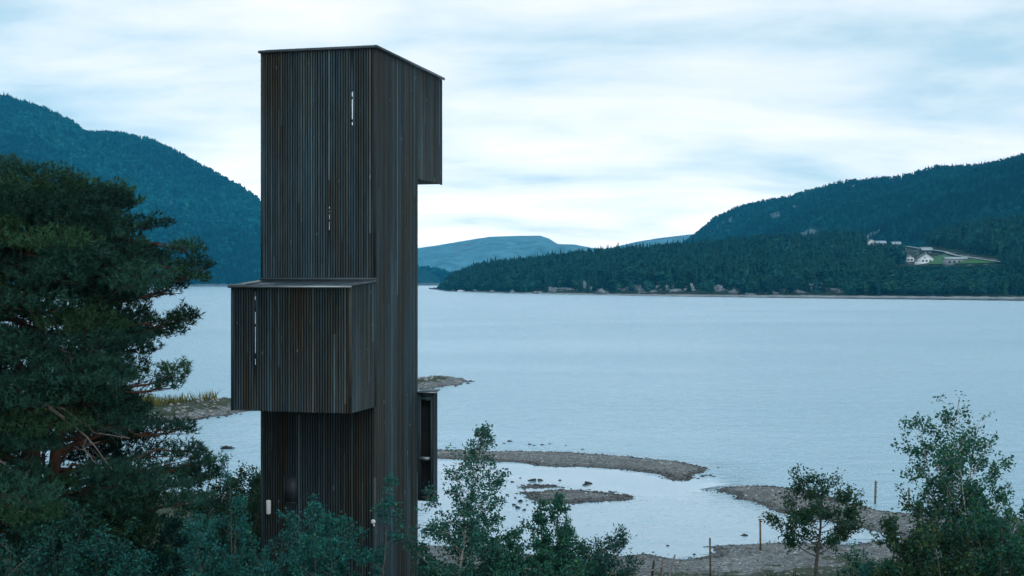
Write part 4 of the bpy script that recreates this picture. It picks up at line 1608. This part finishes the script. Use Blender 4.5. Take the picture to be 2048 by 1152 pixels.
def broadleaf(name, label, cat, loc, height, crown, stems, nbr, leaf, seed, leaf_mat, bark_mat, trunk_r, nleaf0, h0=0.25, rise=0.55,
              spread=0.18, twig=0.32, autumn=0.05, group=None, lean=(0, 0), up=0.05, clumpy=0.6, twig_n=7.0):
    """crown: list of (fraction of height, radius)"""
    nleaf = int(nleaf0 * 2.5)
    r = np.random.default_rng(seed)
    prof = interp(crown)
    o = empty(name, loc)
    tag(o, label, cat, group)
    tr = MB()
    tips, tdir, tw_w = [], [], []
    for s in range(stems):
        az = r.uniform(0, 2 * np.pi)
        k = spread * (0 if stems == 1 else 1) * r.uniform(0.4, 1.0)
        d0 = np.array([math.cos(az) * k + lean[0], math.sin(az) * k + lean[1], 1.0])
        hs = height * (1.0 if s == 0 else r.uniform(0.72, 0.97))
        pts = wander((math.cos(az) * 0.06 * stems ** 0.5, math.sin(az) * 0.06 * stems ** 0.5, -0.15), d0 / np.linalg.norm(d0), hs / (d0[2] / np.linalg.norm(d0)) + 0.15, 16, r, 0.035, 0.02)
        rad = trunk_r * (1.0 if s == 0 else 0.75) * (1 - np.linspace(0, 1, 16) ** 0.9 * 0.94)
        tr.tube(pts, rad, 7)
        nb = max(4, int(nbr / stems))
        for i in range(nb):
            f = h0 + (1 - h0) * ((i + r.uniform(0, 1)) / nb) ** 0.9
            f = min(f, 0.985)
            q = f * 15
            j = int(q)
            p0 = pts[j] + (pts[min(j + 1, 15)] - pts[j]) * (q - j)
            a = 2.399 * i + r.uniform(-0.5, 0.5) + az
            L = max(0.12, float(prof(f)) * r.uniform(0.65, 1.1))
            e = rise + 0.5 * max(0, f - 0.6)
            d0 = np.array([math.cos(a), math.sin(a), e])
            d0 /= np.linalg.norm(d0)
            br = wander(p0, d0, L, 6, r, 0.12, up)
            tr.tube(br, np.linspace(max(0.006, rad[j] * 0.42), 0.004, 6), 4, cap=False)
            nt_ = max(3, int(L * twig_n))
            for _ in range(nt_):
                g = r.uniform(0.18, 1.0) ** 0.7 * 5
                jj = min(int(g), 4)
                b0 = br[jj] + (br[jj + 1] - br[jj]) * (g - jj)
                dd = (br[jj + 1] - br[jj])
                dd = dd / (np.linalg.norm(dd) + 1e-9) + r.normal(0, 0.65, 3)
                dd /= np.linalg.norm(dd)
                tl = twig * r.uniform(0.4, 1.1) * min(1, 0.4 + L)
                b1 = b0 + dd * tl + np.array([0, 0, -0.05 * tl])
                tr.tube(np.array([b0, (b0 + b1) / 2 + r.normal(0, 0.01, 3), b1]), [0.004, 0.003, 0.0015], 3, cap=False)
                for gg in np.linspace(0.25, 1.0, 4):
                    tips.append(b0 + (b1 - b0) * gg)
                    tdir.append(dd)
                    tw_w.append(min(1.0, 0.22 + L * 0.9))
        # leader tip
        for gg in np.linspace(0.85, 1.0, 8):
            q = gg * 15
            j = min(int(q), 14)
            tips.append(pts[j] + (pts[j + 1] - pts[j]) * (q - j))
            tdir.append(np.array([0, 0, 1.0]))
            tw_w.append(0.35)
    tips, tdir = np.array(tips), np.array(tdir)
    tw_w = np.array(tw_w)
    wgt = np.clip(1 + clumpy * fbm(tips[:, 0] * 2.6 + seed, tips[:, 2] * 2.6 + tips[:, 1] * 2.1, 2), 0.05, None) * tw_w
    idx = r.choice(len(tips), nleaf, p=wgt / wgt.sum())
    C = tips[idx] + r.normal(0, leaf[0] * 0.75, (nleaf, 3))
    tr.build("trunk", M[bark_mat], o, smooth=True)
    cr = MB()
    leaves(cr, C, leaf[0], leaf[1], r, 0.35, leaf_tints(nleaf, r, autumn), tdir[idx])
    cr.build("crown", M[leaf_mat], o)
    return o


def base(px, Y_):
    f_ = foot(px, Y_)
    return (f_[0], f_[1], f_[2])


def top_h(px, py, Y_):
    """height of a plant standing at column px, distance Y_, whose tip is seen at row py"""
    return EYE - (py - HY) / F * Y_ - foot(px, Y_)[2]


def shrub(label, px, py, Y_, rad, seed, leaf_mat="alder_leaf", nleaf=4200, leaf=(0.07, 0.035), stems=6, cat="shrub", name="shrub", spread=0.42, autumn=0.04, group=None, bark="grey_bark", nbr=56, lean=(0, 0)):
    h_ = top_h(px, py, Y_)
    return broadleaf(name, label, cat, base(px, Y_), h_, [(0, rad * 0.7), (0.35, rad), (0.7, rad * 0.7), (1, rad * 0.18)], stems, nbr, (leaf[0] * 1.12, leaf[1] * 1.2), seed, leaf_mat, bark, 0.035, nleaf,
                     h0=0.12, rise=0.75, spread=spread, twig=0.34, autumn=autumn, group=group, lean=lean)


# slender birch at the tower's right edge
broadleaf("birch_tree", "slender young birch with a pale trunk beside the tower's low side bay", "birch", base(893, 26.5), top_h(930, 856, 26.5),
          [(0, 1.0), (0.35, 1.2), (0.55, 1.0), (0.75, 0.66), (0.88, 0.36), (1, 0.08)], 1, 74, (0.062, 0.044), 101, "sapling_leaf", "birch_bark", 0.05, 5600, h0=0.14, rise=0.6, twig=0.36,
          autumn=0.02, lean=(0.012, 0), clumpy=0.75)
# broad birch on the right
broadleaf("birch_tree", "tall open-crowned birch with several upright pale limbs above thick bushes by the beach", "birch", base(1945, 29.5), top_h(1945, 812, 29.5),
          [(0, 1.2), (0.3, 1.55), (0.5, 1.5), (0.7, 1.25), (0.88, 0.8), (1, 0.3)], 5, 90, (0.075, 0.055), 202, "birch_leaf", "birch_bark", 0.06, 5600, h0=0.2, rise=0.95, spread=0.30, twig=0.34,
          autumn=0.10, clumpy=1.0, up=0.09)
# rowan on the beach
broadleaf("rowan_tree", "small flat-topped rowan with a straight grey trunk standing on the stony beach", "rowan", base(1632, 36.0), top_h(1640, 955, 36.0),
          [(0, 0.9), (0.45, 1.35), (0.62, 1.25), (0.8, 0.85), (1, 0.35)], 1, 34, (0.10, 0.05), 303, "rowan_leaf", "grey_bark", 0.075, 2500, h0=0.30, rise=0.40, twig=0.34, autumn=0.10, clumpy=1.3, twig_n=5)
# shrubs
shrub("grey-green sallow bush in front of the tower's lower slatted wall", 700, 985, 25.0, 0.95, 11, "sallow_leaf", 6800, (0.062, 0.036), 6, autumn=0.012)
shrub("silvery green sallow shrub with a lighter tip, between the pine and the tower", 440, 985, 25.2, 0.75, 12, "sallow_leaf", 5200, (0.06, 0.028), 6, autumn=0.01)
shrub("dark green shrub beneath the pine's lowest boughs", 320, 1035, 25.6, 0.95, 13, "sallow_leaf", 5200, (0.06, 0.028), 7, autumn=0.0)
shrub("low leafy shrub against the tower's corner below the cylinder lamp", 535, 1042, 26.2, 0.7, 14, "sallow_leaf", 3600, (0.055, 0.028), 6, autumn=0.01)
shrub("shadowy bush under the pine at the edge of the dark undergrowth", 190, 1060, 25.0, 1.0, 15, "alder_leaf", 4600, (0.07, 0.04), 7, autumn=0.02)
shrub("leafy shrub filling the gap between the sallow bush and the birch", 610, 1078, 25.4, 0.7, 16, "sallow_leaf", 3200, (0.058, 0.03), 6, autumn=0.03)
shrub("dense green bush at the foot of the slender birch", 1000, 1045, 27.6, 0.95, 17, "birch_leaf", 6200, (0.065, 0.045), 7, autumn=0.04)
shrub("upright leafy bush with a pointed top beside the pool", 1128, 1010, 29.5, 0.80, 18, "birch_leaf", 5600, (0.062, 0.042), 5, spread=0.26, autumn=0.03)
shrub("dark narrow-leaved willow bush next to the fallen branch by the pool", 1205, 1055, 31.0, 0.75, 19, "alder_leaf", 4200, (0.085, 0.026), 7, autumn=0.02)
shrub("low dense bush between the slender birch and the pointed bush", 1062, 1085, 26.8, 0.85, 20, "birch_leaf", 5200, (0.062, 0.045), 7, autumn=0.05)
shrub("green bush below the tall birch towards the beach", 1822, 1085, 29.0, 0.75, 21, "birch_leaf", 5200, (0.065, 0.046), 7, autumn=0.05)
shrub("thick reddish-green bush directly under the tall birch", 1900, 1020, 28.2, 1.0, 22, "rowan_leaf", 5600, (0.07, 0.046), 8, autumn=0.14)
shrub("bushy shrub crowding the tall birch on its side away from the rowan", 2010, 1000, 28.6, 1.05, 23, "birch_leaf", 5600, (0.07, 0.046), 8, autumn=0.10)
shrub("low green shrub creeping over the stones beside the tall birch's bushes", 1768, 1128, 30.0, 0.45, 24, "sallow_leaf", 2200, (0.055, 0.03), 6, autumn=0.03)
shrub("small sprig of leaves on the stones between rowan and birch", 1690, 1095, 33.0, 0.35, 25, "birch_leaf", 700, (0.06, 0.04), 4, autumn=0.1, nbr=18)
shrub("brown-tinged tall bush behind the pine, next to the driftwood snag", 425, 925, 36.5, 1.0, 26, "rowan_leaf", 4600, (0.075, 0.04), 8, autumn=0.18)
shrub("feathery green bush touching the tower's edge above the cylinder lamp", 492, 908, 37.0, 0.85, 27, "alder_leaf", 4400, (0.075, 0.034), 8, autumn=0.12, spread=0.3)
shrub("rust-tinted bush behind the silvery sallow, between pine and tower", 470, 950, 34.5, 1.0, 28, "rowan_leaf", 4600, (0.07, 0.04), 8, autumn=0.12)
shrub("dark shrub in the deep shade at the pine's foot", 90, 1035, 24.6, 1.1, 30, "alder_leaf", 5200, (0.07, 0.04), 8, autumn=0.02)
shrub("broad dark bush spreading beside the pine's reddish trunk", 255, 1010, 28.6, 1.2, 31, "alder_leaf", 6000, (0.075, 0.042), 9, autumn=0.05)
shrub("leafy dark bush behind the silvery sallow, under the pine's outer boughs", 375, 1000, 29.5, 1.0, 32, "alder_leaf", 5200, (0.07, 0.04), 8, autumn=0.03)
shrub("low dark bush at the near side of the pine's roots", 10, 1070, 23.8, 1.0, 33, "alder_leaf", 4200, (0.07, 0.04), 7, autumn=0.0)
shrub("small bush beside the tower's foot behind the slender birch", 870, 1120, 29.0, 0.5, 29, "sallow_leaf", 1800, (0.05, 0.026), 6, autumn=0.05)


# ------------------------------------------------------------------ the big Scots pine
def big_pine():
    r = np.random.default_rng(404)
    YP = 27.5
    bx = foot(70, YP)
    o = empty("pine_tree", (bx[0], bx[1], bx[2]))
    tag(o, "large spreading Scots pine with a forked reddish trunk standing near the tower", "pine")
    B = np.array(bx)
    tr = MB()
    zt = lambda py: EYE - (py - HY) / F * YP - B[2]
    xo = lambda px: (px - 70) / F * YP
    # forked trunk
    s0 = np.array([[0, 0, -0.2], [0.03, 0, 1.2], [0.0, 0.05, 2.6], [-0.05, 0, 4.0], [-0.05, 0.05, 5.4], [0.05, 0, 6.8], [-0.1, 0, 8.0], [-0.15, 0, zt(385)]])
    s1 = np.array([[0.02, 0, 2.2], [0.35, -0.1, 3.2], [0.45, -0.1, 4.4], [0.75, -0.15, 5.6], [1.05, -0.1, 6.6], [1.2, 0, zt(430)]])

    def smooth(pts, n=22):
        t0 = np.linspace(0, 1, len(pts))
        t1 = np.linspace(0, 1, n)
        return np.stack([np.interp(t1, t0, pts[:, k]) for k in range(3)], 1) + np.concatenate([np.zeros((1, 3)), r.normal(0, 0.02, (n - 1, 3))])
    S0, S1 = smooth(s0), smooth(s1)
    tr.tube(S0, np.linspace(0.24, 0.05, len(S0)), 10)
    tr.tube(S1, np.linspace(0.16, 0.04, len(S1)), 9)
    edge = interp([(320, 60), (335, 150), (365, 235), (400, 262), (450, 300), (490, 385), (530, 398), (565, 400), (600, 330), (640, 382), (690, 352), (740, 348), (790, 325), (840, 368),
                   (880, 385), (920, 398), (950, 420), (985, 412), (1060, 360), (1110, 300)])
    ndl = MB()
    pads = []

    def pad(c, rx, rz, n):
        pads.append((np.array(c, float), rx, rz, n))
    # boughs in irregular storeys, each carrying flat needle pads
    rows = [392, 412, 438, 465, 500, 532, 562, 598, 640, 675, 715, 760, 800, 845, 885, 922, 955, 990, 1035, 1080]
    for i, py in enumerate(rows):
        R_ = (float(edge(py)) - 70) / F * YP
        na = 9 if py > 400 else 7
        for k in range(na):
            a = 2 * np.pi * (k + 0.5 * (i % 2)) / na + r.uniform(-0.3, 0.3)
            rad = max(0.35, (R_ - 0.72)) * (r.uniform(0.80, 1.0) if k % 3 else r.uniform(0.4, 0.75))
            if math.cos(a) < -0.2:
                rad *= 0.9
            x_ = math.cos(a) * rad
            y_ = math.sin(a) * rad * 0.9
            # keep the two airy windows through the crown open
            ppx = 70 + x_ * F / (YP + y_)
            if y_ < 0.9 and ((15 < ppx < 190 and 628 < py < 715) or (110 < ppx < 320 and 868 < py < 925)):
                if r.uniform() < 0.85:
                    continue
            z_ = zt(py + r.uniform(-12, 12)) * 1.0
            pad((x_, y_, z_), r.uniform(0.6, 0.98), r.uniform(0.28, 0.52), int(r.uniform(240, 380)))
    # the pads that draw the outline towards the tower
    for (px, py, dy, rx, n) in ((240, 385, 0, 0.26, 70), (145, 372, 0.2, 0.26, 70), (30, 345, 0, 0.4, 120), (90, 352, 0, 0.4, 120), (0, 335, 0.2, 0.35, 90), (245, 405, 0.1, 0.40, 110), (190, 395, 0.1, 0.4, 110), (300, 452, -.2, 0.45, 110), (372, 500, 0, 0.42, 110), (385, 532, 0.1, 0.4, 110),
                                (378, 558, -0.1, 0.42, 120), (335, 580, 0.2, 0.35, 80), (370, 635, 0, 0.30, 80), (345, 648, 0.1, 0.45, 120), (335, 668, 0.2, 0.30, 70), (345, 745, 0.1, 0.32, 90),
                                (335, 770, 0.1, 0.3, 70), (360, 860, 0, 0.4, 100), (375, 905, 0.1, 0.38, 100), (405, 928, 0.2, 0.30, 80), (400, 955, 0.1, 0.45, 120), (330, 960, -0.6, 0.8, 220),
                                (270, 985, -0.8, 0.8, 220), (180, 1000, -0.9, 0.9, 220), (60, 1010, -0.9, 0.9, 220), (360, 1000, -0.3, 0.6, 160), (15, 940, -1.0, 0.7, 180), (40, 870, -1.1, 0.7, 200), (115, 880, -1.2, 0.55, 160), (75, 930, -1.3, 0.7, 200), (10, 800, -1.2, 0.8, 220), (130, 955, -1.2, 0.7, 200), (100, 760, -1.3, 0.8, 220), (200, 790, -1.2, 0.6, 180), (250, 925, -1.2, 0.6, 160)):
        pad((xo(px), dy, zt(py)), rx, 0.2, n)
    for (c, rx, rz, n) in pads:
        n = int(n * 1.15)
        # bough from the trunk to the pad
        zs_ = c[2] - r.uniform(0.1, 0.7) * min(1.0, np.hypot(c[0], c[1]) / 2)
        stem = S1 if (c[0] > 0.5 and zs_ > 3.0) else S0
        j = int(np.argmin(np.abs(stem[:, 2] - zs_)))
        p0 = stem[j]
        mid1 = p0 + (c - p0) * 0.4 + np.array([0, 0, 0.15]) + r.normal(0, 0.10, 3)
        mid2 = p0 + (c - p0) * 0.72 + r.normal(0, 0.08, 3)
        bw = wp = np.stack([np.interp(np.linspace(0, 1, 9), [0, .4, .72, 1], [p0[k], mid1[k], mid2[k], c[k]]) for k in range(3)], 1)
        bw[1:-1] += r.normal(0, 0.025, (7, 3))
        tr.tube(bw, np.linspace(0.055, 0.012, 9), 5, cap=False)
        for _ in range(7):
            q = c + np.array([r.uniform(-1, 1) * rx * 0.8, r.uniform(-1, 1) * rx * 0.8, r.uniform(-.5, .6) * rz])
            s_ = bw[r.integers(5, 9)]
            tr.tube(np.array([s_, (s_ + q) / 2 + r.normal(0, 0.03, 3), q]), [0.012, 0.008, 0.004], 4, cap=False)
        # shoots over the pad: dome on top, thin below
        th = r.uniform(0, 2 * np.pi, n)
        rd = np.sqrt(r.uniform(0, 1, n))
        ph = fbm(np.cos(th) * rd * 2 + c[0] * 3, np.sin(th) * rd * 2 + c[2] * 3, 2)
        X_ = np.cos(th) * rd * rx * (1 + 0.25 * ph)
        Y_ = np.sin(th) * rd * rx * (1 + 0.25 * ph)
        Zt = (np.sqrt(np.clip(1 - rd ** 2, 0, 1)) * rz * r.uniform(-0.35, 1.0, n)) + 0.10 * ph
        C = np.stack([X_, Y_, Zt], 1) + c
        ax = np.stack([X_ / rx * 0.8, Y_ / rx * 0.8, np.full(n, 0.75)], 1) + r.normal(0, 0.28, (n, 3))
        ax /= np.linalg.norm(ax, axis=1)[:, None]
        n = len(C)
        NN = 9
        AX = np.repeat(ax, NN, 0)
        CC = np.repeat(C, NN, 0) + AX * r.uniform(0, 0.085, (n * NN, 1))
        dv = AX * r.uniform(0.35, 1.0, (n * NN, 1)) + r.normal(0, 0.55, (n * NN, 3))
        dv /= np.linalg.norm(dv, axis=1)[:, None]
        L = r.uniform(0.07, 0.125, (n * NN, 1))
        sd = np.cross(dv, r.normal(size=(n * NN, 3)))
        sd /= np.linalg.norm(sd, axis=1)[:, None] + 1e-9
        wv = 0.0095
        v = np.stack([CC - sd * wv, CC + sd * wv, CC + dv * L], 1).reshape(-1, 3)
        tb_ = r.uniform(0.55, 1.6) * r.uniform(0.65, 1.4, n)
        tint = np.repeat(np.repeat(tb_, NN), 3)[:, None] * np.array([[1, 1, 1]])
        if r.uniform() < 0.22:
            tint = tint * np.array([1.35, 1.1, 0.75])
        ndl.add(v, tris=np.arange(n * NN * 3).reshape(-1, 3), tint=tint)
    # bare dead branches low on the right
    for (pts, dy) in (([(150, 800), (190, 830), (225, 855), (272, 915)], -1.6), ([(225, 855), (215, 880), (238, 905)], -1.6), ([(120, 790), (170, 805), (230, 850), (300, 862)], -1.4),
                      ([(20, 900), (60, 905), (100, 935), (120, 960)], -1.5), ([(150, 690), (180, 705), (178, 760)], -1.2), ([(230, 700), (250, 742), (262, 800)], -0.9)):
        w_ = np.array([[xo(a), dy + r.normal(0, 0.05), zt(c_)] for a, c_ in pts])
        w_ = np.stack([np.interp(np.linspace(0, 1, 10), np.linspace(0, 1, len(w_)), w_[:, k]) for k in range(3)], 1) + r.normal(0, 0.012, (10, 3))
        b = MB()
        b.tube(w_, np.linspace(0.03, 0.008, 10), 5)
        for _ in range(4):
            j = r.integers(3, 9)
            e = w_[j] + r.normal(0, 0.22, 3)
            b.tube(np.array([w_[j], (w_[j] + e) / 2 + r.normal(0, .02, 3), e]), [0.010, 0.007, 0.003], 4)
        b.build("dead_branch", M["twig_bark"], o, smooth=True)
    tr.build("trunk", M["pine_bark"], o, smooth=True)
    ndl.build("crown", M["pine_needle"], o)


big_pine()

# ------------------------------------------------------------------ grass
rg = np.random.default_rng(66)


def grass(name, label, n, xr, yr, zlo, zhi, h0, h1, noise_cut, tintc):
    X = rg.uniform(*xr, n)
    Y = rg.uniform(*yr, n)
    Z = near_height(X, Y)
    k = (Z > zlo) & (Z < zhi) & (fbm(X * 0.5, Y * 0.5, 3) > noise_cut)
    X, Y, Z = X[k], Y[k], Z[k]
    m_ = len(X)
    h_ = rg.uniform(h0, h1, m_)
    a = rg.uniform(0, 2 * np.pi, m_)
    wv = 0.02 * h_ / 0.3 + 0.006
    bx_, by_ = np.cos(a) * wv, np.sin(a) * wv
    lx, ly = rg.normal(0, 0.3, m_) * h_, rg.normal(0, 0.3, m_) * h_
    v = np.stack([np.stack([X - bx_, Y - by_, Z], 1), np.stack([X + bx_, Y + by_, Z], 1), np.stack([X + lx, Y + ly, Z + h_], 1)], 1).reshape(-1, 3)
    t_ = rg.uniform(0.5, 1.4, m_)[:, None] * np.array(tintc) * (1 + rg.normal(0, 0.12, (m_, 3)))
    b_ = MB()
    b_.add(v, tris=np.arange(m_ * 3).reshape(-1, 3), tint=np.repeat(np.clip(t_, 0.1, 3), 3, 0))
    tag(b_.build(name, M["grass"]), label, "grass", kind="stuff")


grass("spit_grass", "yellowish grass along the crest of the stony spit", 110000, (-45, -4), (80, 125), 0.70, 3, 0.35, 0.75, -0.6, (1.35, 1.25, 0.8))
grass("undergrowth", "dark grass and herbs under the shrubs around the tower", 60000, (-24, 14), (22, 50), 0.55, 3, 0.15, 0.5, -0.2, (0.25, 0.5, 0.42))

# ------------------------------------------------------------------ haze
m, nt = material("haze_air")
pv = nt.n("ShaderNodeVolumePrincipled")
pv.inputs["Color"].default_value = (0.05, 0.52, 0.86, 1)
pv.inputs["Density"].default_value = 0.00011
pv.inputs["Anisotropy"].default_value = 0.0
out(nt, None, pv.outputs[0])
b = MB()
b.box(-5900, 5900, -1000, 6100, -4.0, 820)
hz = b.build("haze", m)
hz.display_type = "WIRE"
tag(hz, kind="stuff")
